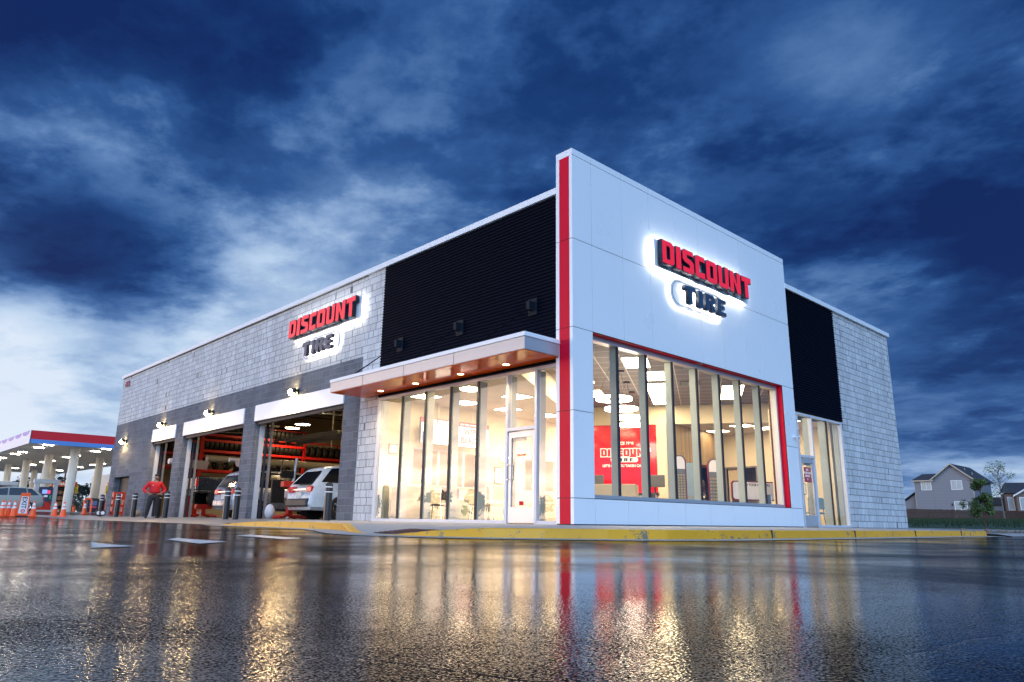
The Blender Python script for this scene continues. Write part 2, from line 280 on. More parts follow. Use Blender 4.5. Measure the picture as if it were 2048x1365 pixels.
def put(me,name,mat,parent,mtx):
    me=me.copy() if me.users else me
    me.transform(mtx); me.name=name; me.materials.clear(); me.materials.append(mat)
    o=bpy.data.objects.new(name,me); col.objects.link(o)
    if parent: o.parent=parent
    return o
def frame(origin,xa,ya):
    """matrix taking local x,y to world axes xa,ya at origin"""
    xa=Vector(xa).normalized(); ya=Vector(ya).normalized(); za=xa.cross(ya)
    m=Matrix((xa,ya,za)).transposed().to_4x4(); m.translation=Vector(origin); return m
def gridwall(us,zs,solid,make,t0,t1):
    """wall with openings: make(u,z,t)->xyz ; only outer faces"""
    mb=MB(); nu,nz=len(us)-1,len(zs)-1
    S=[[solid((us[i]+us[i+1])/2,(zs[j]+zs[j+1])/2) for j in range(nz)] for i in range(nu)]
    g=lambda i,j: 0<=i<nu and 0<=j<nz and S[i][j]
    for i in range(nu):
        for j in range(nz):
            if not S[i][j]: continue
            a,b,c,d=us[i],us[i+1],zs[j],zs[j+1]
            for t in (t0,t1): mb.quad(make(a,c,t),make(b,c,t),make(b,d,t),make(a,d,t))
            if not g(i-1,j): mb.quad(make(a,c,t0),make(a,c,t1),make(a,d,t1),make(a,d,t0))
            if not g(i+1,j): mb.quad(make(b,c,t0),make(b,c,t1),make(b,d,t1),make(b,d,t0))
            if not g(i,j-1): mb.quad(make(a,c,t0),make(a,c,t1),make(b,c,t1),make(b,c,t0))
            if not g(i,j+1): mb.quad(make(a,d,t0),make(a,d,t1),make(b,d,t1),make(b,d,t0))
    return mb
mkX=lambda u,z,t:(t,u,z)
mkY=lambda u,z,t:(u,t,z)
# ---------------- ground
dark_j=pmat('joint_fill',(.05,.05,.05),.8)
def gz(x,y):
    t=min(1,max(0,(y-26)/22)); return -.15+.32*t
wet,t,b=newmat('wet_asphalt'); lk=t.links.new
g=nn(t,'ShaderNodeNewGeometry')
def tn(s,d,r=.6,mp=None,dist=0):
    k=nn(t,'ShaderNodeTexNoise'); k.inputs['Scale'].default_value=s; k.inputs['Detail'].default_value=d; k.inputs['Roughness'].default_value=r; k.inputs['Distortion'].default_value=dist
    lk((mp or g).outputs[0] if mp else g.outputs['Position'],k.inputs['Vector']); return k
pud=tn(.55,5,.6,dist=.4); agg=tn(170,4,.65); mid=tn(62,4,.6); big=tn(3.2,3,.5)
vor=nn(t,'ShaderNodeTexVoronoi'); vor.inputs['Scale'].default_value=125; lk(g.outputs['Position'],vor.inputs['Vector'])
rr=nn(t,'ShaderNodeMapRange'); rr.inputs[1].default_value=.36; rr.inputs[2].default_value=.68; rr.inputs[3].default_value=.03; rr.inputs[4].default_value=.17; lk(pud.outputs[0],rr.inputs[0]); lk(rr.outputs[0],b.inputs['Roughness'])
cm=nn(t,'ShaderNodeMixRGB'); cm.inputs[1].default_value=(.0015,.0015,.002,1); cm.inputs[2].default_value=(.010,.0095,.010,1); lk(agg.outputs[0],cm.inputs[0]); lk(cm.outputs[0],b.inputs['Base Color'])
# bare aggregate tips stand out of the water film: matt grains between wet gaps
gm1=nn(t,'ShaderNodeTexNoise'); gm1.inputs['Scale'].default_value=215; gm1.inputs['Detail'].default_value=3; lk(g.outputs['Position'],gm1.inputs['Vector'])
gd=nn(t,'ShaderNodeMath',operation='MULTIPLY_ADD'); gd.inputs[1].default_value=.55; lk(pud.outputs[0],gd.inputs[0]); lk(gm1.outputs[0],gd.inputs[2])
gk=nn(t,'ShaderNodeMapRange'); gk.inputs[1].default_value=.715; gk.inputs[2].default_value=.92; lk(gd.outputs[0],gk.inputs[0])
dif=nn(t,'ShaderNodeBsdfDiffuse'); dif.inputs[0].default_value=(.010,.0095,.010,1); mxs=nn(t,'ShaderNodeMixShader'); lk(gk.outputs[0],mxs.inputs[0]); lk(b.outputs[0],mxs.inputs[1]); lk(dif.outputs[0],mxs.inputs[2]); lk(mxs.outputs[0],t.nodes['Material Output'].inputs[0])
b.inputs['IOR'].default_value=1.45; b.inputs['Specular IOR Level'].default_value=.34
h1=nn(t,'ShaderNodeMath',operation='MULTIPLY'); h1.inputs[1].default_value=.00058; lk(vor.outputs['Distance'],h1.inputs[0])
h2=nn(t,'ShaderNodeMath',operation='MULTIPLY_ADD'); h2.inputs[1].default_value=.00036; lk(mid.outputs[0],h2.inputs[0]); lk(h1.outputs[0],h2.inputs[2])
h3=nn(t,'ShaderNodeMath',operation='MULTIPLY_ADD'); h3.inputs[1].default_value=.0007; lk(big.outputs[0],h3.inputs[0]); lk(h2.outputs[0],h3.inputs[2])
wv=nn(t,'ShaderNodeTexNoise'); wv.inputs['Scale'].default_value=1.3; wv.inputs['Detail'].default_value=6; lk(g.outputs['Position'],wv.inputs['Vector'])
wa=nn(t,'ShaderNodeVectorMath',operation='SCALE'); wa.inputs['Scale'].default_value=.55; lk(wv.outputs['Color'],wa.inputs[0]); wb=nn(t,'ShaderNodeVectorMath',operation='ADD'); lk(wa.outputs[0],wb.inputs[0]); lk(g.outputs['Position'],wb.inputs[1])
ck=nn(t,'ShaderNodeTexVoronoi',feature='DISTANCE_TO_EDGE'); ck.inputs['Scale'].default_value=.42; lk(wb.outputs[0],ck.inputs['Vector'])
cmr=nn(t,'ShaderNodeMapRange'); cmr.inputs[1].default_value=0; cmr.inputs[2].default_value=.006; cmr.inputs[3].default_value=0; cmr.inputs[4].default_value=.0007; lk(ck.outputs[0],cmr.inputs[0]); h4=nn(t,'ShaderNodeMath',operation='ADD'); lk(h3.outputs[0],h4.inputs[0]); lk(cmr.outputs[0],h4.inputs[1]); h3=h4
# less relief where the water stands
ps=nn(t,'ShaderNodeMapRange'); ps.inputs[1].default_value=.36; ps.inputs[2].default_value=.66; ps.inputs[3].default_value=.25; ps.inputs[4].default_value=1.0; lk(pud.outputs[0],ps.inputs[0])
bp=nn(t,'ShaderNodeBump'); bp.inputs['Distance'].default_value=1.0; lk(ps.outputs[0],bp.inputs['Strength']); lk(h3.outputs[0],bp.inputs['Height']); lk(bp.outputs[0],b.inputs['Normal'])
conc=worn('concrete',(.36,.355,.34),(.16,.155,.15),.6,.82,2.2)
concw=worn('damp_concrete',(.27,.26,.255),(.12,.115,.11),.36,.80,1.1)
yel=worn('kerb_yellow',(.84,.40,.010),(.20,.17,.12),.45,.76,5.0)
paint=worn('road_paint',(.60,.61,.60),(.06,.06,.06),.3,.78,16)
mb=MB(); xs=[-120,-40,-12,0,12,24.0]; ys=[-60,-20,0,12,26,48]
for i in range(len(xs)-1):
    for j in range(len(ys)-1):
        mb.quad(*[(x,y,gz(x,y)) for x,y in ((xs[i],ys[j]),(xs[i+1],ys[j]),(xs[i+1],ys[j+1]),(xs[i],ys[j+1]))])
tag(mb.build('parking_lot',wet),kind='structure')
tag(MB().quad((-120,48,.175),(60,48,.175),(60,170,.175),(-120,170,.175)).build('gas_station_pavement',pmat('pad_concrete',(.36,.35,.33),.6,var=.1,scale=.6)),kind='structure')
tag(MB().box((-120,47.7,.1),(24,48.0,.19)).build('kerb',conc),kind='structure')
mb=MB()
for k in range(64):
    a0,a1=2*math.pi*k/64,2*math.pi*(k+1)/64; mb.quad((0,0,-.6),(1800*math.cos(a0),1800*math.sin(a0),-.6),(1800*math.cos(a1),1800*math.sin(a1),-.6))
tag(mb.build('ground',pmat('far_ground',(.05,.06,.035),.9,var=.4,scale=.02)),kind='structure')
# kerb path: x, y, height factor, from the right end round the corner to the left tip
KP=[(11.5,-3.95,1),(8,-3.95,1),(4,-3.95,1),(0,-3.95,1),(-1.4,-3.95,1),(-2.4,-3.78,1),(-3.2,-3.45,1),(-3.9,-3.0,1),(-4.45,-2.45,.95),(-4.8,-1.85,.62),(-4.98,-1.2,.12),(-4.93,-.6,0),(-4.75,0,0),(-4.5,.6,.1),(-4.2,1.25,.5),(-3.85,2.0,1),(-3.6,2.8,1),(-3.45,3.8,1),(-3.4,5,1),(-3.4,6.4,.9),(-3.45,7.6,.5),(-3.35,8.5,.12),(-3.0,9.1,0)]
P2=[Vector((a,b_)) for a,b_,_ in KP]; NRM=[]
for i in range(len(P2)):
    d=(P2[min(i+1,len(P2)-1)]-P2[max(i-1,0)]).normalized(); NRM.append(Vector((d.y,-d.x)))   # towards the building is +
if NRM[2].y<0: NRM=[-n for n in NRM]
def kz(i): return -.148+.128*KP[i][2]
gut=MB(); kerb=MB(); slab=MB()
for i in range(len(KP)-1):
    q=[]
    for j in (i,i+1):
        p=P2[j]; n=NRM[j]; o=p-n*.45; bk_=p+n*.15; z=kz(j); zg=gz(p.x,p.y)
        q.append(((o.x,o.y,zg+.006),(p.x,p.y,zg+.010),(p.x+n.x*.012,p.y+n.y*.012,z-.012),(p.x+n.x*.03,p.y+n.y*.03,z),(bk_.x,bk_.y,z)))
    a,c=q
    gut.quad(a[0],c[0],c[1],a[1])
    if max(KP[i][2],KP[i+1][2])>.05:
        for k in (1,2,3): kerb.quad(a[k],c[k],c[k+1],a[k+1])
    else:
        for k in (1,2,3): gut.quad(a[k],c[k],c[k+1],a[k+1])
def basept(i):
    x,y,_=KP[i]
    if x>=0: return (x,.03)
    if y<=.3: 
        return (0.0,0.0)
    return (.12,y)
TS=[0,.12,.3,.55,1]
for i in range(len(KP)-1):
    for a,c in zip(TS,TS[1:]):
        vs_=[]
        for j,tt in ((i,a),(i+1,a),(i+1,c),(i,c)):
            p=P2[j]+NRM[j]*.15; bx,by=basept(j); x=p.x+(bx-p.x)*tt; y=p.y+(by-p.y)*tt
            full=-.02+.02*tt; z0=kz(j); s=min(1,tt/.35) ; z=z0+(full-z0)*s
            vs_.append((x,y,z))
        slab.quad(*vs_)
slab.quad((11.5,-3.8,-.02),(12.0,-3.8,-.02),(18.1,.05,-.02),(11.5,.03,0))
slab.quad((18.1,.05,-.02),(17.0,.05,-.02),(12,.03,-.005),(11.5,.03,0))
tag(gut.build('gutter',conc),kind='structure'); tag(kerb.build('yellow_kerb',yel),kind='structure'); tag(slab.build('sidewalk',conc),kind='structure')
mb=MB(); ya=[9.1,14,20,26,31.97,34.5]
for a,c in zip(ya,ya[1:]):
    x1=.12 if a<31.9 else 4.5
    mb.quad((-3.0,a,gz(0,a)+.006),(-3.0,c,gz(0,c)+.006),(-1.5,c,gz(0,c)*.4+.002),(-1.5,a,gz(0,a)*.4+.002))
    mb.quad((-1.5,a,gz(0,a)*.4+.002),(-1.5,c,gz(0,c)*.4+.002),(x1,c,0),(x1,a,0))
mb.quad((-3.0,9.1,-.144),(-1.5,9.1,-.058),(-1.5,8.6,-.04),(-3.0,9.0,-.10))
tag(mb.build('bay_apron',concw),kind='structure')
jt=MB()
for k in range(0,10): x=k*1.2+.3; jt.quad((x-.006,-3.78,-.0175),(x+.006,-3.78,-.0175),(x+.006,-2.4,-.0095),(x-.006,-2.4,-.0095)); jt.quad((x-.006,-2.4,-.0095),(x+.006,-2.4,-.0095),(x+.006,.0,.0025),(x-.006,.0,.0025))
for x in (9.4,6.3,3.2,.1): jt.box((x-.006,-3.962,-.14),(x+.006,-3.79,-.0185))
tag(jt.build('sidewalk_joints',dark_j),kind='structure')
mat_=MB(); ids=[9,10,11,12,13]
def slabpt(j,dist):
    p=P2[j]+NRM[j]*.15; bx,by=basept(j); L_=math.hypot(bx-p.x,by-p.y); tt=dist/L_; x=p.x+(bx-p.x)*tt; y=p.y+(by-p.y)*tt
    z=kz(j)+(-.02+.02*tt-kz(j))*min(1,tt/.35); return Vector((x,y,z+.006))
for j in (10,11,12):
    if j<12: mat_.quad(slabpt(j,.1),slabpt(j+1,.1),slabpt(j+1,.85),slabpt(j,.85))
for j in (10,11):
    for u in range(9):
        for v_ in range(8):
            A=slabpt(j,.12+.09*v_); B=slabpt(j+1,.12+.09*v_); q=A.lerp(B,(u+.5)/9); mat_.tube(q,q+Vector((0,0,.008)),.02,.012,n=6)
tag(mat_.build('tactile_paving',pmat('brick_red',(.10,.03,.02),.6)),kind='structure')
mb=MB()
for q in ([(-8.17,-2.29),(-7.93,-1.82),(-7.9,-3.0),(-8.29,-3.4)],[(-7.0,-1.05),(-6.62,-.55),(-6.75,-2.15),(-7.1,-2.47)],[(-8.9,-2.7),(-8.95,-3.15),(-8.87,-3.75),(-9.2,-3.95)],[(2.77,-5.64),(1.95,-6.0),(.95,-6.52),(1.2,-6.38),(2.2,-5.9)]): mb.quad(*[(x,y,-.1455) for x,y in q])
tag(mb.build('road_markings',paint),kind='structure')
gm=pmat('gravel',(.16,.13,.11),.9,var=.5,scale=14,bump=.03,bscale=12)
tag(MB().quad((12.0,-3.95,-.10),(24,-4.6,-.10),(24,6,-.04),(17.9,6,-.03),(17.9,.05,-.03)).build('gravel_bed',gm),kind='structure')
tag(MB().quad((12,-4.4,-.143),(24,-5.05,-.143),(24,-4.6,-.08),(12,-3.95,-.08)).build('gutter',conc),kind='structure')
mb=MB(); mb.quad((23.6,7,.03),(24.0,7,.03),(25.3,-12,-.06),(24.9,-12,-.06)); mb.quad((23.6,7,.03),(24.9,-12,-.06),(24.9,-12,-.2),(23.6,7,-.12)); mb.quad((16,9,.03),(24,7,.03),(23.6,6.8,.03),(17,7,.03))
tag(mb.build('kerb',conc),kind='structure')
gt=MB(); rg_=random.Random(11)
for k in range(2600):
    if k%5:
        i=rg_.randrange(0,21); tt=rg_.random(); p=P2[i].lerp(P2[i+1],tt)-NRM[i]*rg_.uniform(.02,.6); x,y=p.x,p.y; s=rg_.uniform(.004,.012)
    else:
        d=.7+rg_.random()**1.7*9; a=.7536+rg_.uniform(-.75,.75); x=CP.x+d*math.sin(a); y=CP.y+d*math.cos(a); s=rg_.uniform(.0008,.0018)*(1+d*.10)
    if y>-3.9 and x>-3.8: continue
    z=-.1495; i0=len(gt.v); n_=5; hh=s*rg_.uniform(.5,1); a0=rg_.random()*6
    gt.v+=[(x+s*rg_.uniform(.7,1.2)*math.cos(a0+q*6.283/n_),y+s*rg_.uniform(.7,1.2)*math.sin(a0+q*6.283/n_),z) for q in range(n_)]+[(x+rg_.uniform(-.2,.2)*s,y,z+hh)]
    gt.f+=[[i0+q,i0+(q+1)%n_,i0+n_] for q in range(n_)]
me=bpy.data.meshes.new('road_grit'); me.from_pydata(gt.v,[],gt.f); me.materials.append(pmat('grit',(.035,.032,.03),.45,var=.7,scale=50)); o=bpy.data.objects.new('road_grit',me); col.objects.link(o); tag(o,'fine grit and small stones lying on the wet asphalt','gravel',kind='stuff')
# ---------------- the shop
shop=thing('tire_shop','long grey block tire shop with a tall white corner and open bays','building')
white=pmat('white_panel',(.84,.86,.88),.30,var=.012,scale=.7,bump=.002,bscale=.9)
dark=pmat('joint_dark',(.02,.025,.035),.6)
red=pmat('red_panel',(.66,.004,.03),.4,var=.06,scale=2,spec=.12)
alu=pmat('aluminium',(.52,.53,.56),.35,metal=.35,var=.05)
alul=pmat('light_aluminium',(.36,.40,.37),.4,var=.05)
lightb=blockmat('white_block',(.70,.70,.70),(.58,.58,.585),(.13,.13,.14),.30,'x')
darkb=blockmat('grey_block',(.17,.18,.205),(.11,.12,.145),(.33,.35,.39),.4064,'x',rnd=False,cvar=.2)
HB=4.585; HP=7.05; LY=31.97
opn=[(9.05,15.05,3.87),(15.98,22.0,3.87),(22.95,25.95,3.87),(28.68,31.15,1.88)]
def inopen(u,z): return any(a<u<c and z<h for a,c,h in opn)
us=[8.155]+sorted(sum(([a,c] for a,c,_ in opn),[]))+[LY]
gridwall(us,[-.2,1.88,3.87,HB],lambda u,z:not inopen(u,z),mkX,.1,.45).build('block_wall',darkb,shop)
mb=gridwall([7.24,8.155,LY],[-.2,HB,HP],lambda u,z:u<8.155 or z>HB,mkX,.1,.45)
mb.box((17.6,.42,-.2),(17.95,LY,HP)); mb.box((.45,LY-.35,-.2),(17.6,LY,HP)); mb.box((13.1,.07,-.2),(17.95,.42,HP)); mb.box((.45,7.5,3.3),(.5,8.2,HP))
mb.build('block_wall',lightb,shop)
# siding
def siding(name,u0,u1,z0,z1,mk,t):
    mb=MB(); z=z0; pr=[]
    while z<z1-.001:
        for dz_,dt in ((0,0),(.018,-.022),(.048,-.022),(.064,0)): pr.append((min(z+dz_,z1),dt))
        z+=.08
    for (za,ta),(zb,tb) in zip(pr,pr[1:]):
        mb.quad(mk(u0,za,t+ta),mk(u1,za,t+ta),mk(u1,zb,t+tb),mk(u0,zb,t+tb))
    mb.quad(mk(u0,z0,t),mk(u1,z0,t),mk(u1,z0,t+.12),mk(u0,z0,t+.12)); mb.quad(mk(u0,z0,t+.12),mk(u1,z0,t+.12),mk(u1,z1,t+.12),mk(u0,z1,t+.12))
    mb.build('siding',pmat('black_siding',(.003,.005,.012),.6,spec=.03),shop)
siding('siding',.47,7.24,3.3,HP,mkX,.1); siding('siding',9.65,13.1,3.33,HP,mkY,.07)
# copings
mb=MB(); mb.box((.02,.47,HP),(.5,LY+.06,7.2)); mb.box((9.65,-.01,HP),(18.03,.45,7.2)); mb.box((17.58,.45,HP),(18.03,LY+.06,7.2)); mb.box((.5,LY-.36,HP),(17.58,LY+.06,7.2)); mb.build('coping',white,shop,bevel=.004)
MB().box((.5,.47,6.85),(17.58,LY-.36,6.95)).build('roof',pmat('roof_deck',(.12,.11,.10),.8),shop)
mb=MB(); mb.box((.075,8.155,HP-.03),(.1,LY,HP-.002)); mb.build('flashing',dark,shop)
# tower core with window opening, then panels
WX0,WX1,WZ0,WZ1=.63,8.98,.53,3.93
gridwall([.012,WX0+.01,WX1+.0,9.638],[-.15,WZ0-.012,WZ1+.012,7.95],lambda u,z:not(WX0<u<WX1 and WZ0<z<WZ1),mkY,.012,.458).build('tower_frame',dark,shop)
PX=[0,.63,1.70,2.75,3.79,4.85,5.9,6.95,8.0,8.98,9.65]; PZ=[0.02,.51,2.22,3.94,5.876,7.815,7.967]
mb=MB(); G=.006
for i in range(len(PX)-1):
    for j in range(len(PZ)-1):
        x0,x1,z0,z1=PX[i],PX[i+1],PZ[j],PZ[j+1]
        if 0<i<9 and j in (1,2): continue
        mb.box((x0+(G if i else 0),0,z0+(G if j else 0)),(x1-(G if i<9 else 0),.03,z1-(G if j<5 else 0)))
mb.box((0,.03,7.80),(9.65,.47,7.967))
for j in range(5):   # left face: two white strips beside the red stripe
    for a,c in ((.03,.085),(.375,.47)): mb.box((0,a,PZ[j]+(G if j else 0)),(.02,c,PZ[j+1]-G))
    mb.box((9.63,.03,PZ[j]+G),(9.65,.47,PZ[j+1]-G)); mb.box((0.02,.455,max(PZ[j]+G,7.2)),(9.63,.47,max(PZ[j+1]-G,7.21)))
mb.build('cladding',white,shop,bevel=.002)
mb=MB()
for j in range(5): mb.box((-.001,.089,PZ[j]+(G if j else 0)),(.02,.371,PZ[j+1]-G))
mb.build('red_stripe',red,shop)
mb=MB(); mb.box((WX1-.012,.031,WZ0+.0),(WX1,.33,WZ1)); mb.box((WX0,.031,WZ1),(WX1-.013,.33,WZ1+.011)); mb.box((WX0,.031,WZ0),(WX0+.012,.33,WZ1-.001)); mb.build('red_reveal',red,shop)
glass=glassmat('window_glass',(.97,.98,.97))
# front window: frame, mullions (deep fins behind a dark cap), one pane
wf=MB(); wf.box((WX0+.013,.18,WZ0-.01),(WX1-.015,.36,WZ0+.07)); wf.box((WX0+.013,.18,WZ1-.10),(WX1-.015,.36,WZ1-.002)); wf.box((WX1-.08,.18,WZ0+.07),(WX1-.015,.36,WZ1-.1)); wf.box((WX0+.013,.18,WZ0+.07),(WX0+.07,.36,WZ1-.1))
wf.build('window_frame',alu,shop)
fins=MB(); caps=MB()
for x in PX[2:9]:
    fins.box((x-.03,.235,WZ0+.07),(x+.03,.41,WZ1-.1)); caps.box((x-.034,.205,WZ0+.07),(x+.034,.234,WZ1-.1))
fins.build('mullion',alul,shop); caps.build('mullion_cap',dark,shop)
MB().quad((WX0+.07,.24,WZ0+.07),(WX1-.08,.24,WZ0+.07),(WX1-.08,.24,WZ1-.1),(WX0+.07,.24,WZ1-.1)).build('glass_pane',glass,shop)
MB().box((WX0+.02,.36,WZ0-.3),(WX1,.5,WZ0-.02)).build('window_sill',alul,shop)
# storefronts
def door(mk,a,c,h,t,hinge):
    """glazed aluminium door leaf"""
    mb=MB()
    def bx(u0,u1,z0,z1,t0,t1): p=mk(u0,z0,t0); q=mk(u1,z1,t1); mb.box(p,q)
    bx(a,a+.10,.02,h,t,t+.05); bx(c-.10,c,.02,h,t,t+.05); bx(a+.1,c-.1,h-.13,h,t,t+.05); bx(a+.1,c-.1,.02,.34,t,t+.05)
    d=mb.build('door',alu,shop,bevel=.004)
    MB().quad(mk(a+.1,.34,t+.025),mk(c-.1,.34,t+.025),mk(c-.1,h-.13,t+.025),mk(a+.1,h-.13,t+.025)).build('glass_pane',glass,d)
    hx=c-.06 if hinge else a+.06
    hb=MB(); s=-1; hb.path([mk(hx,.92,t),mk(hx,.92,t-.07),mk(hx,1.22,t-.07),mk(hx,1.22,t)],.012); hb.cbox(mk(hx,1.38,t-.005),(.03,.03,.03)); hb.build('handle',pmat('chrome',(.6,.6,.62),.15,metal=1),d,smooth='auto')
    cl=MB(); p=mk((a+c)/2-.05,h-.19,t+.07); q=mk(c-.11,h-.12,t+.12); cl.box(p,q); cl.build('door_closer',pmat('closer_blue',(.16,.24,.30),.4),d)
    return d
def storefront(mk,t,u0,u1,h,cuts,da,dc,dh,vis):
    fr=MB(); fn=MB(); cp=MB()
    def bx(m_,a,c,z0,z1,t0,t1): m_.box(mk(a,z0,t0),mk(c,z1,t1))
    bx(fr,u0,u1,h-.07,h,t,t+.12)
    lo=[(u0,da-.05),(dc+.05,u1)]
    for a,c in lo:
        if c-a>.1: bx(fr,a,c,0,.07,t,t+.12)
    bx(fr,u0,u0+.06,.07,h-.07,t,t+.12); bx(fr,u1-.1,u1,.07,h-.07,t,t+.12)
    for a,c in ((da-.07,da),(dc,dc+.07)): bx(fr,a,c,.0,h-.07,t,t+.12)
    bx(fr,da,dc,dh,dh+.07,t,t+.12)
    for u in cuts: bx(fn,u-.03,u+.03,.07,h-.07,t+.045,t+.28); bx(cp,u-.032,u+.032,.07,h-.07,t+.012,t+.044)
    for u in (u0+.09,da-.035,dc+.035,u1-.09):
        bx(fn,u-.03,u+.03,.07,h-.07,t+.121,t+.28)
    fr.build('window_frame',pmat('white_aluminium',(.62,.63,.68),.35),shop,bevel=.003); fn.build('mullion',alul,shop); cp.build('mullion_cap',dark,shop)
    g=MB(); T=t+.046
    for a,c in ((u0+.06,da-.07),(dc+.07,u1-.1)): g.quad(mk(a,.07,T),mk(c,.07,T),mk(c,h-.07,T),mk(a,h-.07,T))
    g.quad(mk(da,dh+.07,T),mk(dc,dh+.07,T),mk(dc,h-.07,T),mk(da,h-.07,T)); g.build('glass_pane',glass,shop)
d1=door(mkX,1.19,2.02,1.93,.13,True); storefront(mkX,.1,.47,7.24,3.27,[3.06,4.07,5.08,6.1],1.19,2.02,1.95,1)
d2=door(mkY,9.98,10.84,1.97,.12,False); storefront(mkY,.09,9.65,13.1,3.3,[11.93],9.98,10.84,1.99,1)
mb=MB(); mb.box((.11,.47,3.27),(.44,7.24,3.3)); mb.build('head_flashing',dark,shop)
# canopy
cn=MB(); cn.box((-1.0,.378,3.36),(.09,7.93,3.62)); 
cn.build('canopy',pmat('canopy_grey',(.42,.43,.46),.35,metal=.3,var=.05),shop,bevel=.004)
MB().box((-1.02,.358,3.622),(.09,7.95,3.71)).build('canopy_trim',white,shop,bevel=.004)
for y in (2.6,4.5,6.3): MB().box((-1.004,y-.005,3.37),(-.999,y+.005,3.61)).build('canopy_joint',dark,shop)
soff=pmat('soffit_red',(.80,.10,.002),.12,var=.08,scale=2,spec=.25)
ms=MB(); ys_=[.40,1.5,2.6,3.7,4.8,5.9,7.0,7.91]
for a,c in zip(ys_,ys_[1:]): ms.box((-.98,a+.004,3.345),(-.36,c-.004,3.359)); ms.box((-.35,a+.004,3.345),(.09,c-.004,3.359))
ms.build('canopy_soffit',soff,shop)
for y in (6.58,5.02,3.26,1.71):
    dl=MB(); dl.lathe([(0,3.341),(.075,3.341)],(-.26,y,0)); dl.build('downlight',emat('warm_lens',(1,.78,.42),14),shop)
    l=bpy.data.lights.new('downlight_glow','SPOT'); l.energy=150; l.spot_size=R(125); l.spot_blend=.6; l.color=(1,.72,.40); l.shadow_soft_size=.06; o=bpy.data.objects.new('downlight_glow',l); col.objects.link(o); o.location=(-.26,y,3.33); o.parent=shop
# tie-rod brackets
for y in (6.26,3.74,1.22):
    mb=MB(); mb.box((.045,y-.13,4.42),(.075,y+.13,4.80)); mb.box((-.10,y-.05,4.52),(.045,y+.05,4.72)); b_=mb.build('bracket',pmat('bracket_steel',(.008,.012,.02),.6,spec=.15),shop)
    MB().tube((-.08,y,4.55),(-.85,y+.9,3.72),.014).build('tie_rod',pmat('rod_black',(.004,.004,.006),.7,spec=.05),b_)
# garage doors: white header band, jamb trim, track
for (a,c,h) in opn[:3]:
    mb=MB(); mb.box((.06,a-.0,3.31),(.16,c+.0,3.87)); dr=mb.build('door_header',white,shop,bevel=.004)
    MB().box((.17,a,3.20),(.26,c,3.309)).build('door_seal',dark,dr)
    for q0,q1 in ((c-.07,c-.002),(a+.002,a+.05)): MB().box((.30,q0,0),(.46,q1,3.3)).build('jamb_trim',pmat('jamb_white',(.6,.6,.62),.4),dr)
    for q in (c-.205,a+.205): mb=MB(); mb.box((.62,q-.035,0),(.70,q+.035,3.62)); mb.path([(.66,q,3.6),(.9,q,3.9),(4.2,q,4.1)],.03); mb.build('door_track',pmat('galvanised',(.45,.46,.48),.35,metal=.7),dr)
    mb=MB(); mb.box((.50,c-.16,0),(.56,c-.08,3.3)); mb.build('jamb_gap_shade',dark,dr)  # dark strip stands in for the shaded gap between jamb trim and track
    mb=MB()
    if a<15.5 or a>20: continue
    for k in range(2): mb.box((4.0+.6*k,a+.2,3.43),(4.58+.6*k,c-.1,3.48)); mb.box((4.05+.6*k,a+.2,3.37),(4.10+.6*k,c-.1,3.43))
    mb.box((5.14,a+.2,3.33),(5.2,c-.1,3.5))
    mb.build('raised_door',pmat('door_beige',(.5,.46,.38),.5),dr)
MB().box((.40,28.68,-.01),(.46,31.15,1.88)).build('service_door',pmat('service_door_dark',(.035,.03,.028),.6),shop)
# street number
nm=put(text_mesh('7515',.36,.02,.008),'street_number',pmat('number_red',(.34,.09,.14),.5),None,frame((.06,31.05,6.66),(0,-1,0),(0,0,1)))
tag(nm,'red street number high on the far left corner of the block wall','street number')
# ---------------- shop signs
LET={'D':(.78,[[(0,0),(.62,0),(.78,.13),(.78,.87),(.60,1),(.0,1)],[(.29,.23),(.29,.77),(.45,.77),(.49,.70),(.49,.30),(.45,.23)]]),
'I':(.36,[[(0,0),(.36,-.02),(.35,1.0),(.02,.97)]]),
'S':(.76,[[(.74,1),(.14,1.02),(0,.9),(0,.56),(.12,.44),(.45,.36),(.45,.24),(0,.25),(.02,0),(.64,-.02),(.76,.1),(.76,.48),(.64,.6),(.3,.68),(.3,.78),(.76,.77)]]),
'C':(.68,[[(.68,1),(.14,1.0),(0,.88),(0,.12),(.14,0),(.68,0),(.68,.30),(.42,.30),(.30,.25),(.30,.75),(.68,.74)]]),
'O':(.80,[[(.12,0),(.68,0),(.8,.12),(.8,.88),(.68,1),(.12,1),(0,.88),(0,.12)],[(.3,.24),(.3,.76),(.5,.76),(.5,.24)]]),
'U':(.80,[[(0,1),(.02,.12),(.14,0),(.66,0),(.78,.12),(.8,1.03),(.5,1.03),(.5,.24),(.3,.24),(.3,1)]]),
'N':(.84,[[(0,0),(0,1),(.3,1),(.54,.46),(.54,1.02),(.84,1.02),(.84,0),(.56,0),(.3,.52),(.3,0)]]),
'T':(.78,[[(.25,0),(.55,0),(.53,.74),(.78,.74),(.78,1.03),(0,1),(0,.72),(.23,.74)]]),
'R':(.76,[[(0,0),(0,1),(.6,1),(.74,.88),(.74,.56),(.62,.46),(.78,0),(.46,0),(.34,.4),(.28,.4),(.28,0)],[(.28,.6),(.28,.8),(.46,.8),(.46,.6)]]),
'E':(.68,[[(0,0),(0,1),(.68,1),(.68,.78),(.28,.78),(.28,.61),(.58,.61),(.58,.4),(.28,.4),(.28,.22),(.68,.22),(.68,0)]])}
def word(s,height,width,gap=.08):
    tot=sum(LET[c][0] for c in s)+gap*(len(s)-1); k=width/tot; x=0; out=[]
    for c in s: w_,sp_=LET[c]; out.append((c,[[((x+px)*k,py*height) for px,py in q] for q in sp_])); x+=w_+gap
    return out
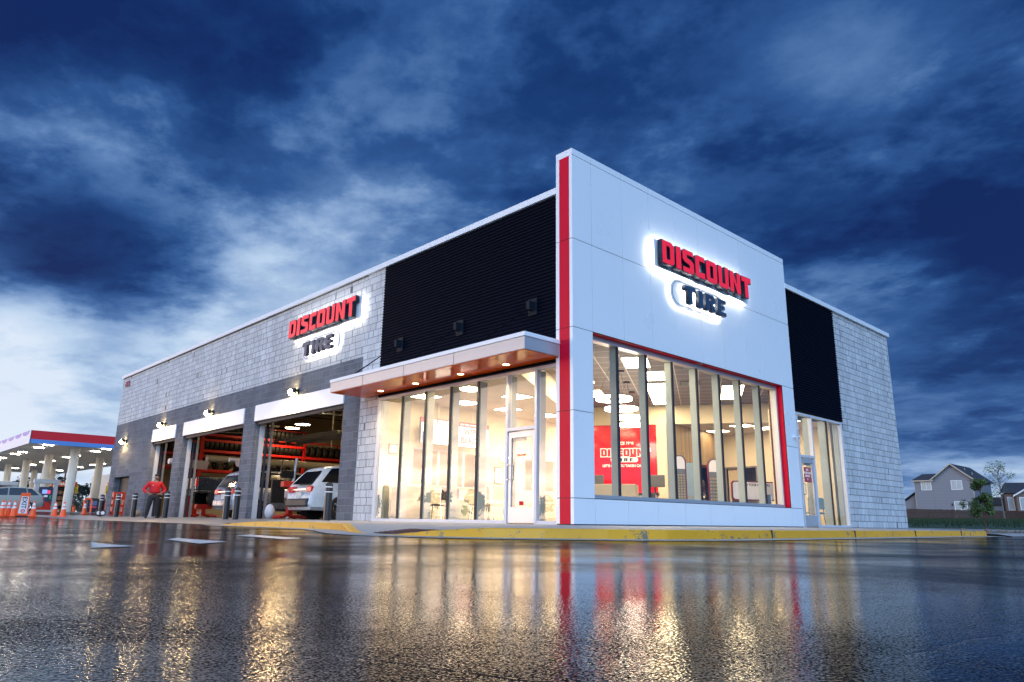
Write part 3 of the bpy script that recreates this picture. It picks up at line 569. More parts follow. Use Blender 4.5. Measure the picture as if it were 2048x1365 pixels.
def pill(x0,x1,z0,z1,n=10):
    r=(z1-z0)/2; pts=[]
    for k in range(n+1): a=-math.pi/2+math.pi*k/n; pts.append((x1-r+r*math.cos(a),z0+r+r*math.sin(a)))
    for k in range(n+1): a=math.pi/2+math.pi*k/n; pts.append((x0+r+r*math.cos(a),z0+r+r*math.sin(a)))
    return pts
signred=pmat('sign_red',(.85,.012,.035),.35,var=.04,emit=(1,.02,.05),es=.45)
signret=pmat('sign_return',(.008,.013,.03),.35); signw=pmat('sign_white',(.8,.82,.85),.4)
signblue=pmat('sign_slate',(.03,.07,.13),.35)
def shop_sign(label,M0,flip=1):
    """M0: local x = reading direction along the wall, y = up, z = out of the wall; origin bottom-left of the first word"""
    root=thing('shop_sign',label,'sign')
    root['group']='illuminated shop signs'
    for c,sp_ in word('DISCOUNT',.59,4.15):
        b_=put(curve_mesh(sp_,.058),'letter',signret,root,M0@Matrix.Translation((0,0,.252)))
        put(curve_mesh(sp_,.003,-.014),'letter_face',signred,b_,M0@Matrix.Translation((0,0,.315)))
    for c,sp_ in word('TIRE',.43,1.86,.2):
        sp2=[[(x+.98,y-.74) for x,y in q] for q in sp_]
        b_=put(curve_mesh(sp2,.05),'letter',signret,root,M0@Matrix.Translation((0,0,.215))); put(curve_mesh(sp2,.001,-.012),'halo_light',emat('halo_soft',(1,.98,.95),16),b_,M0@Matrix.Translation((0,0,.158)))
        put(curve_mesh(sp2,.003,-.010),'letter_face',signblue,b_,M0@Matrix.Translation((0,0,.27)))
    P=pill(.62,3.05,-.84,-.12)
    put(curve_mesh([P],.012),'backplate',signw,root,M0@Matrix.Translation((0,0,.078)))
    put(curve_mesh([pill(.68,2.99,-.78,-.18),pill(.69,2.98,-.77,-.19)[::-1]],.003),'backplate_line',signret,root,M0@Matrix.Translation((0,0,.093)))
    br_=[(-.07,-.06),(.9,-.06),(1.5,-.06),(1.6,-.09),(2.3,-.06),(3.0,-.08),(3.3,-.04),(4.22,-.06),(4.22,.66),(3.6,.63),(3.0,.66),(2.0,.62),(1.0,.65),(-.07,.62)]
    put(curve_mesh([br_],.008),'backplate',signw,root,M0@Matrix.Translation((0,0,.14)))
    hal=emat('halo_led',(1,.97,.92),HALO)
    put(curve_mesh([[(-.05,-.03),(4.19,-.03),(4.19,.60),(-.05,.60)],[(.12,.13),(.12,.44),(4.0,.44),(4.0,.13)]],.001),'halo_light',hal,root,M0@Matrix.Translation((0,0,.122)))
    put(curve_mesh([pill(.64,3.03,-.82,-.14),pill(.76,2.91,-.70,-.26)[::-1]],.001),'halo_light',emat('halo_pill',(1,.98,.95),8),root,M0@Matrix.Translation((0,0,.062)))
    return root
HALO=13
shop_sign('red and black illuminated sign on the white panel corner above the big window',frame((2.80,0,5.985),(1,0,0),(0,0,1)))
shop_sign('red and black illuminated sign on the grey block wall left of the black siding',frame((.1,12.42,5.79),(0,-1,0),(0,0,1)))
# ---------------- wall lamps
bulb=emat('lamp_bulb',(1,.70,.30),120); blk=pmat('lamp_black',(.012,.012,.014),.4)
def wall_lamp(y,z,label,e):
    r=thing('wall_lamp',label,'wall lamp',(.1,y,z),0,'wall lamps along the service bays')
    mb=MB(); mb.box((-.05,-.06,-.09),(.0,.06,.09)); mb.tube((-.05,0,.03),(-.16,0,.05),.03); mb.tube((-.16,0,-.06),(-.16,0,.10),.075,.07,n=16); mb.build('housing',blk,r,smooth='auto')
    MB().ell((-.20,.07,-.03),(.105,.105,.105)).build('bulb',bulb,r,smooth=True)
    for dx_,dy_,k in ((-.38,.16,1.0),):
        l=bpy.data.lights.new('lamp_glow','SPOT'); l.energy=e*1.2; l.spot_size=R(168); l.spot_blend=.35; l.color=(1,.66,.33); l.shadow_soft_size=.09; o=bpy.data.objects.new('lamp_glow',l); col.objects.link(o); o.parent=r; o.location=(dx_,dy_,-.12)
wall_lamp(29.93,3.61,'wall lamp above the small dark service door at the far end',60)
wall_lamp(24.48,4.0,'wall lamp above the narrow open bay',170)
wall_lamp(19.02,4.0,'wall lamp above the middle open bay with the pickup and minivan',170)
wall_lamp(11.99,4.0,'wall lamp above the nearest open bay with the white car',170)
# security camera by the right entrance
mb=MB(); mb.cbox((9.45,-.02,2.52),(.06,.04,.06)); mb.tube((9.45,-.03,2.52),(9.45,-.11,2.50),.015); mb.tube((9.36,-.12,2.49),(9.52,-.12,2.51),.032); 
tag(mb.build('security_camera',signw,None,smooth='auto'),'small white security camera on the white panel beside the right entrance','camera')
# ---------------- bollards
bm_=pmat('bollard_black',(.012,.014,.018),.35); bw=pmat('reflector_white',(.75,.77,.8),.4)
def bollard():
    r=thing('bollard','','bollard',group='black bollards along the service bays')
    MB().lathe([(.10,0),(.10,.93),(.095,.97),(.06,1.01),(0,1.02)],n=20).build('post',bm_,r,smooth='auto')
    MB().lathe([(.1025,.88),(.1025,.905)],n=20).build('reflective_band',bw,r); MB().lathe([(.1025,.75),(.1025,.775)],n=20).build('reflective_band',bw,r); return r
lab=['black bollard with white bands, last before the far end of the building','black bollard with white bands in front of the red rack by the small dark door','black bollard with white bands between the small dark door and the standing man','black bollard with white bands right behind the standing man, left one of the pair','black bollard with white bands right of the man at the pillar beyond the narrow bay','black bollard with white bands in front of the silver minivan, left of the pair','black bollard with white bands at the pillar between the two wide bays','black bollard with white bands beside the rear wheel of the white car']
b0=bollard()
for k,y in enumerate((29.34,26.78,24.37,21.31,20.45,14.65,13.87,8.03)):
    o=b0 if k==0 else dup(b0); o.location=(-.75,y,-.03); o['label']=lab[k]
# ---------------- showroom interior
DU=Vector((.848,.53,0)); PV=Vector((-.53,.848,0))
def UV(u,v,z=0): p=DU*u+PV*v; return (p.x,p.y,z)
cream=pmat('wall_cream',(.76,.67,.50),.75,var=.03); floorm=pmat('showroom_floor',(.30,.26,.21),.25,var=.08,scale=1)
def gridmat(name,c,line,rot,sz,emit=None):
    m,t,b=newmat(name); lk=t.links.new; g=nn(t,'ShaderNodeNewGeometry'); mp=nn(t,'ShaderNodeMapping'); lk(g.outputs['Position'],mp.inputs[0]); mp.inputs['Rotation'].default_value=(0,0,rot)
    k=nn(t,'ShaderNodeTexBrick'); lk(mp.outputs[0],k.inputs['Vector']); k.offset=0; k.inputs['Scale'].default_value=1; k.inputs['Brick Width'].default_value=sz; k.inputs['Row Height'].default_value=sz; k.inputs['Mortar Size'].default_value=.012; k.inputs['Color1'].default_value=(*c,1); k.inputs['Color2'].default_value=(*[x*.93 for x in c],1); k.inputs['Mortar'].default_value=(*line,1)
    lk(k.outputs['Color'],b.inputs['Base Color']); b.inputs['Roughness'].default_value=.8; return m
ceilhi=gridmat('ceiling_tiles_high',(.20,.185,.20),(.6,.6,.6),R(-32),.61)  # tile colour darkened to carry the shade of the unlit high ceiling
ceillo=gridmat('ceiling_tiles',(.62,.56,.52),(.5,.47,.45),0,.61)
ZL,ZH=3.32,3.95
fl=MB().box((.3,.5,-.12),(14.0,7.5,.012)); fl.box((9.66,.2,-.12),(13.09,.5,.012)); fl.build('showroom_floor',floorm,shop)
# walls
iw=gridwall([.45,1.45,4.3,5.9,7.4,14.0],[0,1.0,2.02,6.8],lambda u,z:not((1.45<u<4.3 or 5.9<u<7.4) and 1.0<z<2.02),mkY,7.42,7.55); iw.build('interior_wall',cream,shop)
gridwall([.3,3.66,4.85,7.42],[0,2.06,ZL],lambda u,z:not(3.66<u<4.85 and z<2.06),mkX,14.0,14.12).build('interior_wall',cream,shop)
mb=MB(); mb.box((13.1,.5,0),(14.0,.56,ZL)); mb.box((9.1,.48,0),(9.62,.56,ZL)); mb.box((.5,.5,3.95),(9.6,.56,4.2)); mb.box((.52,.6,3.4),(.58,7.42,6.8)); mb.build('interior_wall',cream,shop)
mb=MB(); mb.box((.5,.50,0),(9.1,.56,.5)); mb.build('interior_wall',cream,shop)
# ceilings: the high one is bounded by v<1.5 and u<10.9
def cut(poly,f):
    out=[]
    for i in range(len(poly)):
        a,b_=poly[i],poly[(i+1)%len(poly)]; fa,fb=f(a),f(b_)
        if fa>=0: out.append(a)
        if (fa>=0)!=(fb>=0): k=fa/(fa-fb); out.append((a[0]+(b_[0]-a[0])*k,a[1]+(b_[1]-a[1])*k))
    return out
hull=[(.36,.36),(14,.36),(14,7.42),(.36,7.42)]
uu=lambda p:p[0]*.848+p[1]*.53; vv=lambda p:-p[0]*.53+p[1]*.848
hi=cut(cut(hull,lambda p:1.5-vv(p)),lambda p:10.9-uu(p)); lo1=cut(hull,lambda p:vv(p)-1.5); lo2=cut(cut(hull,lambda p:1.5-vv(p)),lambda p:uu(p)-10.9)
mb=MB(); mb.quad(*[(x,y,ZH) for x,y in hi]); mb.build('high_ceiling',ceilhi,shop)
mb=MB(); mb.quad(*[(x,y,ZL) for x,y in lo1]); mb.quad(*[(x,y,ZL) for x,y in lo2]); mb.build('low_ceiling',ceillo,shop)
# bulkheads
bk=MB(); A=UV(1.15,1.5); B=UV(10.9,1.5); C_=UV(10.9,-5.4)
bk.quad((A[0],A[1],ZL),(B[0],B[1],ZL),(B[0],B[1],ZH),(A[0],A[1],ZH)); bk.quad((B[0],B[1],ZL),(C_[0],C_[1],ZL),(C_[0],C_[1],ZH),(B[0],B[1],ZH)); bk.build('bulkhead',cream,shop)
# red feature wall and cream pier beside it
n0=UV(10.9,0)
def onwall(v,z,off=.02): p=DU*(10.9-off)+PV*v; return (p.x,p.y,z)
fw_=MB(); fw_.quad(onwall(1.5,0),onwall(-.96,0),onwall(-.96,ZL-.01),onwall(1.5,ZL-.01)); fwall=fw_.build('feature_wall',pmat('feature_red',(.72,.012,.018),.10,var=.03,coat=.3),shop)
mb=MB(); mb.quad(onwall(-.96,0,0),onwall(-1.30,0,0),onwall(-1.30,ZL,0),onwall(-.96,ZL,0)); mb.quad(onwall(1.6,0,-.2),onwall(-1.5,0,-.2),onwall(-1.5,ZL,-.2),onwall(1.6,ZL,-.2)); mb.build('interior_wall',cream,shop)
# wood cladding
wm,t,b=newmat('oak_slats'); lk=t.links.new; g=nn(t,'ShaderNodeNewGeometry'); s=nn(t,'ShaderNodeSeparateXYZ'); lk(g.outputs['Position'],s.inputs[0]); a_=nn(t,'ShaderNodeMath',operation='ADD'); lk(s.outputs[0],a_.inputs[0]); lk(s.outputs[1],a_.inputs[1]); cb=nn(t,'ShaderNodeCombineXYZ'); lk(s.outputs[2],cb.inputs[0]); lk(a_.outputs[0],cb.inputs[1])
k=nn(t,'ShaderNodeTexBrick'); lk(cb.outputs[0],k.inputs['Vector']); k.inputs['Scale'].default_value=1; k.inputs['Brick Width'].default_value=2.4; k.inputs['Row Height'].default_value=.11; k.inputs['Mortar Size'].default_value=.002; k.inputs['Color1'].default_value=(.48,.33,.18,1); k.inputs['Color2'].default_value=(.30,.20,.11,1); k.inputs['Mortar'].default_value=(.10,.06,.03,1)
mp=nn(t,'ShaderNodeMapping'); mp.inputs['Scale'].default_value=(2,90,1); lk(cb.outputs[0],mp.inputs[0]); nz=nn(t,'ShaderNodeTexNoise'); lk(mp.outputs[0],nz.inputs['Vector']); nz.inputs['Scale'].default_value=1; mxx=nn(t,'ShaderNodeMixRGB',blend_type='MULTIPLY'); mxx.inputs[0].default_value=.5; lk(k.outputs['Color'],mxx.inputs[1]); lk(nz.outputs['Color'],mxx.inputs[2]); lk(mxx.outputs[0],b.inputs['Base Color'])
W0=onwall(-1.31,0,.05); W1=onwall(-1.56,0,.05)
mb=MB(); mb.quad((W0[0],W0[1],0),(W1[0],W1[1],0),(W1[0],W1[1],ZL),(W0[0],W0[1],ZL))
mb.quad((W1[0],W1[1],2.1),(13.98,4.92,2.1),(13.98,4.92,ZL-.005),(W1[0],W1[1],ZL-.005)); mb.quad((W1[0],W1[1],2.1),(13.98,4.92,2.1),(13.98,5.6,2.1),(W1[0]+.1,5.6,2.1)); mb.build('wood_panelling',wm,shop)
nich=pmat('niche_dark',(.02,.015,.03),.4)
mb=MB(); mb.quad((10.2,5.6,0),(13.98,5.6,0),(13.98,5.6,2.1),(10.2,5.6,2.1)); mb.quad((13.97,4.95,0),(13.97,5.6,0),(13.97,5.6,2.1),(13.97,4.95,2.1)); mb.build('niche',nich,shop)
scr=thing('wall_screen','red lit screen with white words in the dark niche under the wood wall','screen',(11.9,5.5,1.35))
MB().cbox((0,0,0),(2.4,.06,.98)).build('frame',blk,scr); MB().cbox((0,-.035,0),(2.3,.01,.9)).build('display',emat('screen_red',(1,.03,.02),.9),scr)
for k,tx in enumerate(('PROVIDE','THE MOST','EASY, SAFE','TIRE EXPERIENCE')):
    put(text_mesh(tx,.22 if k else .15,.002,.006),'lettering',emat('text_white',(1,1,1),1.6),scr,frame((-.2,-.045,.33-.21*k),(1,0,0),(0,0,1)))
# corridor door at the far wall
mb=MB(); 
for a in ((3.60,0,3.66,2.12),(4.85,0,4.91,2.12),(3.66,2.06,4.85,2.12)): mb.box((13.96,a[0],a[1]),(14.13,a[2],a[3]))
mb.build('door_frame',pmat('door_frame_grey',(.22,.2,.18),.5),shop)
mb=MB(); mb.quad((15.3,3.0,0),(15.3,5.6,0),(15.3,5.6,2.6),(15.3,3.0,2.6)); mb.quad((14.12,3.6,2.2),(15.3,3.6,2.2),(15.3,4.95,2.2),(14.12,4.95,2.2)); mb.quad((14.12,4.9,0),(15.3,4.9,0),(15.3,4.9,2.3),(14.12,4.9,2.3)); mb.quad((14.12,3.62,0),(15.3,3.62,0),(15.3,3.62,2.3),(14.12,3.62,2.3)); mb.build('corridor_wall',pmat('corridor_grey',(.50,.45,.38),.7),shop)
MB().box((14.05,4.25,.02),(14.09,4.82,2.04)).build('corridor_door',pmat('door_cream',(.62,.52,.34),.5),shop)
# writing on the feature wall
tw=pmat('vinyl_white',(.85,.85,.83),.4,emit=(1,1,1),es=.25)
sg=thing('wall_lettering','white and red emblem and slogan on the red wall behind the counter','sign',(0,0,0))
FM=frame(onwall(.92,2.245,.03),(.53,-.848,0),(0,0,1))
for c,sp_ in word('DISCOUNT',.25,1.66,.12):
    put(curve_mesh(sp_,.001,.028),'letter_edge',tw,sg,FM); put(curve_mesh(sp_,.001,.001),'letter',pmat('vinyl_red',(.72,.012,.018),.3),sg,FM@Matrix.Translation((0,0,.006)))
put(curve_mesh([pill(.32,1.25,-.20,-.03)],.001),'emblem_plate',tw,sg,FM@Matrix.Translation((0,0,.002)))
for c,sp_ in word('TIRE',.11,.62,.4): put(curve_mesh([[(x+.46,y-.17) for x,y in q] for q in sp_],.001),'letter',signret,sg,FM@Matrix.Translation((0,0,.008)))
put(text_mesh('SINCE 1960',.13,.001,.006),'lettering',tw,sg,FM@Matrix.Translation((.78,.44,0)))
put(text_mesh("LET'S GET YOU TAKEN CARE OF",.115,.001,.005,squeeze=.95),'lettering',tw,sg,FM@Matrix.Translation((.84,-.32,0)))
# ceiling light panels
lp=emat('panel_light',(1,.80,.50),28)
def panel(loc,rz,sx,sy,label,grp='light panels in the showroom ceiling'):
    r=thing('ceiling_light',label,'ceiling light',loc,rz,grp); MB().cbox((0,0,-.012),(sx+.05,sy+.05,.02)).build('frame',alul,r); MB().quad((-sx/2,-sy/2,-.026),(sx/2,-sy/2,-.026),(sx/2,sy/2,-.026),(-sx/2,sy/2,-.026)).build('diffuser',lp,r); return r
for u,v in ((3.7,-.95),(5.5,-1.25),(7.2,-1.25),(8.4,-1.25),(9.8,-1.25),(3.0,.75),(5.6,.75),(8.0,.75),(6.3,-3.4),(9.1,-3.4),(7.9,-3.4)):
    x,y,_=UV(u,v)
    if y>.7: panel((x,y,ZH),R(32),1.2,.60,'bright rectangular light panel set in the dark high ceiling')
for x,y in ((.95,6.2),(1.0,4.4),(2.35,6.2),(2.6,4.35),(4.0,6.2),(5.7,6.2),(7.6,6.6),(11.6,1.2),(12.9,2.6),(12.6,4.3),(11.8,2.9)):
    panel((x,y,ZL),0,.60,.60,'square light panel set in the pale low ceiling')
for u,v in ((4.4,-2.3),(6.8,-2.2),(8.8,-.1)):
    x,y,_=UV(u,v); r=thing('ceiling_vent','slotted air vent in the dark high ceiling','air vent',(x,y,ZH-.01),R(32),'air vents in the high ceiling'); mb=MB()
    for k in range(9): mb.cbox((-.28+.07*k,0,-.01),(.022,.5,.015))
    mb.build('slats',alul,r); MB().cbox((0,0,.003),(.62,.56,.006)).build('backing',blk,r)
# ring lamps
rm=emat('ring_light',(1,.88,.7),16)
for k,u in enumerate((3.1,4.7,6.3,7.9)):
    x,y,_=UV(u,-.45); r=thing('ring_lamp','glowing ring lamp hung on thin wires, '+('nearest the window','second from the window','third from the window','closest to the red wall')[k],'pendant lamp',(x,y,2.9),0,'ring lamps over the counter')
    MB().lathe([(.36,0),(.43,0),(.43,.06),(.36,.06),(.36,0)],n=32).build('ring',rm,r,smooth='auto'); MB().lathe([(0,1.0),(.10,1.0),(.10,1.04),(0,1.04)]).build('ceiling_cap',blk,r)
    mb=MB()
    for q in range(3): a=q*2.1; mb.tube((.4*math.cos(a),.4*math.sin(a),.06),(.02*math.cos(a),.02*math.sin(a),1.0),.004,n=4)
    mb.build('wires',blk,r)
# counter with monitors
ctr=thing('service_counter','long pale service counter in front of the red wall','counter',UV(9.75,.15,.012),R(32)); MB().box((-.35,-1.15,.0),(.35,1.15,.90)).build('body',pmat('counter_beige',(.62,.56,.46),.5),ctr,bevel=.01); MB().box((-.42,-1.2,.90),(.42,1.2,.95)).build('top',blk,ctr,bevel=.005)
def monitor(loc,rz,label):
    r=thing('monitor',label,'monitor',loc,rz,'monitors on the service counter'); MB().cbox((0,0,.38),(.04,.62,.38)).build('screen_back',pmat('monitor_grey',(.10,.095,.095),.4),r,bevel=.008); MB().tube((0.03,0,.02),(.03,0,.3),.025).build('stand',blk,r); MB().cbox((.03,0,.01),(.2,.26,.02)).build('foot',blk,r); return r
monitor(UV(9.55,.98,.965),R(32),'grey backed monitor at the left end of the service counter'); monitor(UV(9.55,-.95,.965),R(32),'grey backed monitor at the right end of the service counter')
pr=thing('printer','black and white receipt printer on the middle of the service counter','printer',UV(9.6,.25,.965),R(32)); MB().cbox((0,0,.12),(.3,.3,.24)).build('body',pmat('printer_white',(.6,.58,.52),.4),pr,bevel=.02); MB().cbox((0,0,.29),(.26,.27,.10)).build('lid',blk,pr,bevel=.02)
# chairs
chr_=pmat('chrome_leg',(.55,.57,.58),.2,metal=.9)
def chair(loc,rz,label,seatm,bar=False,n='visitor_chair'):
    r=thing(n,label,'bar stool' if bar else 'chair',loc,rz,'seats in the waiting area'); h=.74 if bar else .45
    MB().box((-.23,-.22,h-.05),(.23,.22,h)).build('seat',seatm,r,bevel=.02)
    mb=MB(); i0=len(mb.v); mb.box((-.23,.19,h+.10),(.23,.235,h+.44)); mb.build('backrest',seatm,r,bevel=.02)
    for sx in (-1,1):
        for sy in (-1,1):
            mb=MB(); top=h+.42 if sy>0 else h-.03; mb.path([(sx*.22,sy*.20,top),(sx*.22,sy*.2,h-.04),(sx*.25,sy*.25,0)] if sy>0 else [(sx*.22,sy*.2,top),(sx*.25,sy*.25,0)],.014); mb.build('leg',chr_,r)
    if bar: MB().path([(-.24,-.23,.26),(.24,-.23,.26),(.24,.23,.26),(-.24,.23,.26),(-.24,-.23,.26)],.01).build('foot_rest',chr_,r)
    return r
bl=pmat('chair_black',(.02,.02,.022),.5); rd=pmat('chair_red',(.62,.05,.02),.4); tan_=pmat('chair_tan',(.55,.45,.30),.5)
def at(px_az,d,z=.013): return (CP.x+d*math.sin(px_az),CP.y+d*math.cos(px_az),z)
def azpx(px): return .7536+math.atan((px-1024)/1434.8)*1.0
for px,d,rz,l,m_,bar in ((850,20.3,-2.3,'red bar stool with chrome legs by the side windows',rd,True),(882,19.6,-2.6,'black chair with chrome frame right of the red bar stool',bl,False),(905,20.2,-1.2,'black chair with chrome frame left of the round table',bl,False),(965,19.0,-2.4,'black chair with chrome frame right of the round table',bl,False),(988,18.2,-2.9,'tan waiting chair beside the left entrance door',tan_,False)):
    chair(at(azpx(px),d),rz,l,m_,bar)
for k,(px,d,rz,l) in enumerate(((1254,22.3,1.2,'black chair back under the monitor at the left of the counter'),(1318,21.8,.9,'black chair with a wide low back near the wood strip'),(1480,23.2,1.0,'black chair in front of the information board, left of its stand'),(1540,22.6,1.0,'dark blue chair behind the right end of the big window'))):
    chair(at(azpx(px),d,.013),rz,l,bl if k<3 else pmat('chair_blue',(.02,.04,.10),.5))
for px,d,l in (((13.35,1.05),0,'pale teal waiting chair behind the right entrance window, left one'),((12.45,.95),0,'pale teal waiting chair behind the right entrance window, right one')): chair((px[0],px[1],.013),2.3,l,pmat('chair_teal',(.18,.30,.32),.5))
tb=thing('round_table','pale green drum table between the chairs by the side windows','table',at(azpx(925),19.8)); MB().lathe([(0,0),(.27,0),(.27,.55),(0,.55)],n=28).build('drum',pmat('drum_green',(.42,.45,.32),.5),tb,smooth='auto'); MB().lathe([(0,.55),(.30,.55),(.30,.58),(0,.58)],n=28).build('top',pmat('table_cream',(.6,.58,.5),.4),tb,smooth='auto')
ds=thing('reception_desk','beige desk block on a black base behind the left entrance','desk',(3.6,2.2,.013),R(32)); MB().box((-.4,-.8,.12),(.4,.8,.95)).build('body',pmat('desk_beige',(.66,.52,.32),.5),ds,bevel=.01); MB().box((-.36,-.76,0),(.36,.76,.12)).build('plinth',blk,ds)
tr=thing('tire_display','black tire and wheel display stand left of the red bar stool','tire display',at(azpx(808),20.2)); MB().lathe([(.2,-.1),(.3,-.12),(.34,-.08),(.34,.08),(.3,.12),(.2,.1)],(0,0,.36),'x',n=24).build('tire',blk,tr,smooth='auto'); MB().box((-.12,-.3,0),(.12,.3,.06)).build('base',blk,tr)
cb_=thing('drinks_cabinet','low dark cabinet at the left end of the waiting area','cabinet',(1.0,6.9,.013)); MB().box((-.3,-.35,0),(.5,.35,.85)).build('body',pmat('cab_tan',(.42,.36,.24),.5),cb_,bevel=.01); MB().box((-.32,-.37,.85),(.52,.37,.88)).build('top',blk,cb_)
# hanging screens
def tv(x0,x1,label,draw):
    r=thing('hanging_screen',label,'television',((x0+x1)/2,7.0,2.5),0,'screens hung from the ceiling'); w_=x1-x0
    MB().cbox((0,0,0),(w_-.01,.07,.74)).build('housing',blk,r); MB().cbox((0,-.037,0),(w_-.05,.006,.70)).build('display',emat('screen_white',(.92,.95,1),.72),r); MB().tube((0,.02,.37),(0,.02,.82),.025).build('hanger',alu,r)
    MB().cbox((0,-.042,.29),(w_-.05,.004,.12)).build('banner',emat('banner_red',(.75,.02,.06),.9),r); draw(r); return r
te=emat('text_lit',(1,1,1),1.3); tred=emat('text_red',(.7,.015,.05),.9); tbl=emat('text_blue',(.15,.3,.5),.8)
def d1_(r):
    put(text_mesh('REGISTER YOUR TIRES',.11,.001,.003),'lettering',te,r,frame((0,-.046,.29),(1,0,0),(0,0,1))); put(text_mesh('so help keeps you and yours safely',.045,.001),'lettering',tbl,r,frame((.1,-.042,.19),(1,0,0),(0,0,1)))
    MB().quad((-.6,-.043,-.35),(-.22,-.043,-.35),(-.26,-.043,-.12),(-.6,-.043,-.02)).build('picture',emat('pic_blue',(.08,.17,.32),.8),r)
def d2_(r):
    put(text_mesh('IS IT TIME TO REPLACE YOUR',.075,.001),'lettering',te,r,frame((0,-.046,.29),(1,0,0),(0,0,1)))
    put(text_mesh('WIPER',.25,.001,.008),'lettering',tred,r,frame((0,-.042,.08),(1,0,0),(0,0,1))); put(text_mesh('BLADES?',.25,.001,.008),'lettering',tred,r,frame((0,-.042,-.17),(1,0,0),(0,0,1)))
tv(1.37,2.66,'hanging screen with a car picture and the heading about registering tires',d1_); tv(2.67,3.93,'hanging screen reading WIPER BLADES in large red letters',d2_)
# framed things on the bay wall
for x,z,w_,h,l in ((.78,1.95,.30,.28,'small dark framed picture left of the hanging screens'),(4.75,1.42,.34,.52,'tall framed notice on the wall left of the entrance door')):
    r=thing('picture_frame',l,'picture frame',(x,7.40,z)); MB().cbox((0,0,0),(w_,.03,h)).build('frame',blk,r); MB().cbox((0,-.018,0),(w_-.06,.004,h-.06)).build('sheet',pmat('paper',(.8,.8,.78),.6),r)
ck=MB().lathe([(0,-.03),(.15,-.03),(.17,0),(.17,.02)],(4.95,7.38,1.98),'y',n=20).build('wall_badge',pmat('badge_white',(.7,.72,.74),.3),None,smooth='auto'); tag(ck,'round white badge on the wall left of the entrance door','badge')
for a,c in ((1.45,4.3),(5.9,7.4)):
    mb=MB()
    for x in np.linspace(a,c,4 if a<3 else 3): mb.box((x-.025,7.40,1.0),(x+.025,7.44,2.02))
    mb.box((a,7.39,.98),(c,7.43,1.02)); mb.box((a,7.39,2.0),(c,7.43,2.04)); mb.build('interior_window',alu,shop)
# arch-topped display stands
burg=pmat('stand_burgundy',(.16,.008,.02),.35); 
def arch(w_,z0,z1,n=10):
    r=w_/2; return [(-r,z0),(r,z0)]+[(r*math.cos(a),z1-r+r*math.sin(a)) for a in np.linspace(0,math.pi,n)]
def stand(x,y,w_,h,label,rows,n='display_stand',top='arch'):
    r=thing(n,label,'display stand',(x,y,.013),R(-38),'display stands behind the big window')
    S=arch(w_,0,h) if top=='arch' else [(-w_/2,0),(w_/2,0),(w_/2,h-.06),(w_/2-.06,h),(-w_/2+.06,h),(-w_/2,h-.06)]
    S2=[(px*.84,.06+(py-.0)*.965) for px,py in S]
    F=frame((0,0,0),(1,0,0),(0,0,1)); put(curve_mesh([S],.03),'frame',burg,r,F)
    put(curve_mesh([S2],.002),'panel',pmat('stand_grey',(.13,.14,.15),.4) if top=='arch' else pmat('stand_board',(.25,.33,.37),.4),r,F@Matrix.Translation((0,0,.034)))
    if top=='arch':
        S3=[(px*.8,h-w_*.9+(py-h+w_*.9)*.95) for px,py in arch(w_,h-w_*1.0,h-.02)]; put(curve_mesh([S3],.002),'header',pmat('stand_header',(.62,.58,.58),.4,emit=(1,.9,.9),es=.1),r,F@Matrix.Translation((0,0,.038)))
    mb=MB()
    for i in range(rows):
        for j in range(4): mb.cbox((-w_*.3+j*w_*.2,-.042,.25+i*(h-w_-.35)/rows),(w_*.12,.01,.05))
    mb.build('sample_chips',pmat('chip_gold',(.35,.27,.14),.4),r); return r
stand(7.35,2.5,.40,1.97,'arch topped burgundy stand full of sample chips, next to the wood strip',16); stand(8.45,2.9,.62,1.84,'square topped burgundy stand with a pale board between the arched stands',3,top='sq'); stand(9.2,2.5,.40,1.98,'arch topped burgundy stand with a grey panel beside the alloy wheel',12)
wl=thing('alloy_wheel_display','bronze alloy wheel mounted on a low display between the two arched stands','wheel',(9.15,2.95,1.08),R(20)); MB().lathe([(.0,0),(.04,-.02),(.18,.02),(.24,-.05),(.26,-.09),(.26,.09),(.22,.09)],(0,0,0),'y',n=32).build('rim',pmat('bronze',(.30,.24,.16),.25,metal=.8),wl,smooth='auto'); MB().lathe([(.25,-.09),(.30,-.08),(.31,0),(.30,.08),(.25,.09)],(0,0,0),'y',n=32).build('tire',blk,wl,smooth='auto'); MB().box((-.2,-.1,-1.06),(.2,.1,-.30)).build('pedestal',blk,wl)
ib=thing('info_board','white information board with burgundy frame on an easel at the right of the window','notice board',(9.55,1.4,1.02),R(-25)); S=[(-.72,-.28),(.72,-.28),(.78,-.22),(.78,.22),(.72,.28),(-.72,.28),(-.78,.22),(-.78,-.22)]
F=frame((0,0,0),(1,0,0),(0,0,1)); put(curve_mesh([S],.02),'frame',burg,ib,F); put(curve_mesh([[(x*.95,y*.88) for x,y in S]],.002),'sheet',pmat('board_white',(.72,.70,.70),.4),ib,F@Matrix.Translation((0,0,.024)))
put(text_mesh('KNOW YOUR NUMBERS',.10,.001,.003),'lettering',pmat('ink',(.05,.05,.07),.5),ib,F@Matrix.Translation((0,.17,.028))); MB().box((-.33,-.032,-.2),(-.27,-.028,.05)).build('chart',pmat('chart_green',(.05,.35,.15),.5),ib); MB().tube((.3,-.03,-.05),(.3,-.028,-.05),.09,n=14).build('chart',pmat('chart_peach',(.7,.35,.2),.5),ib)
for sx in (-.5,.5): MB().tube((sx,0,-.28),(sx*1.1,.1,-1.0),.015).build('leg',blk,ib)
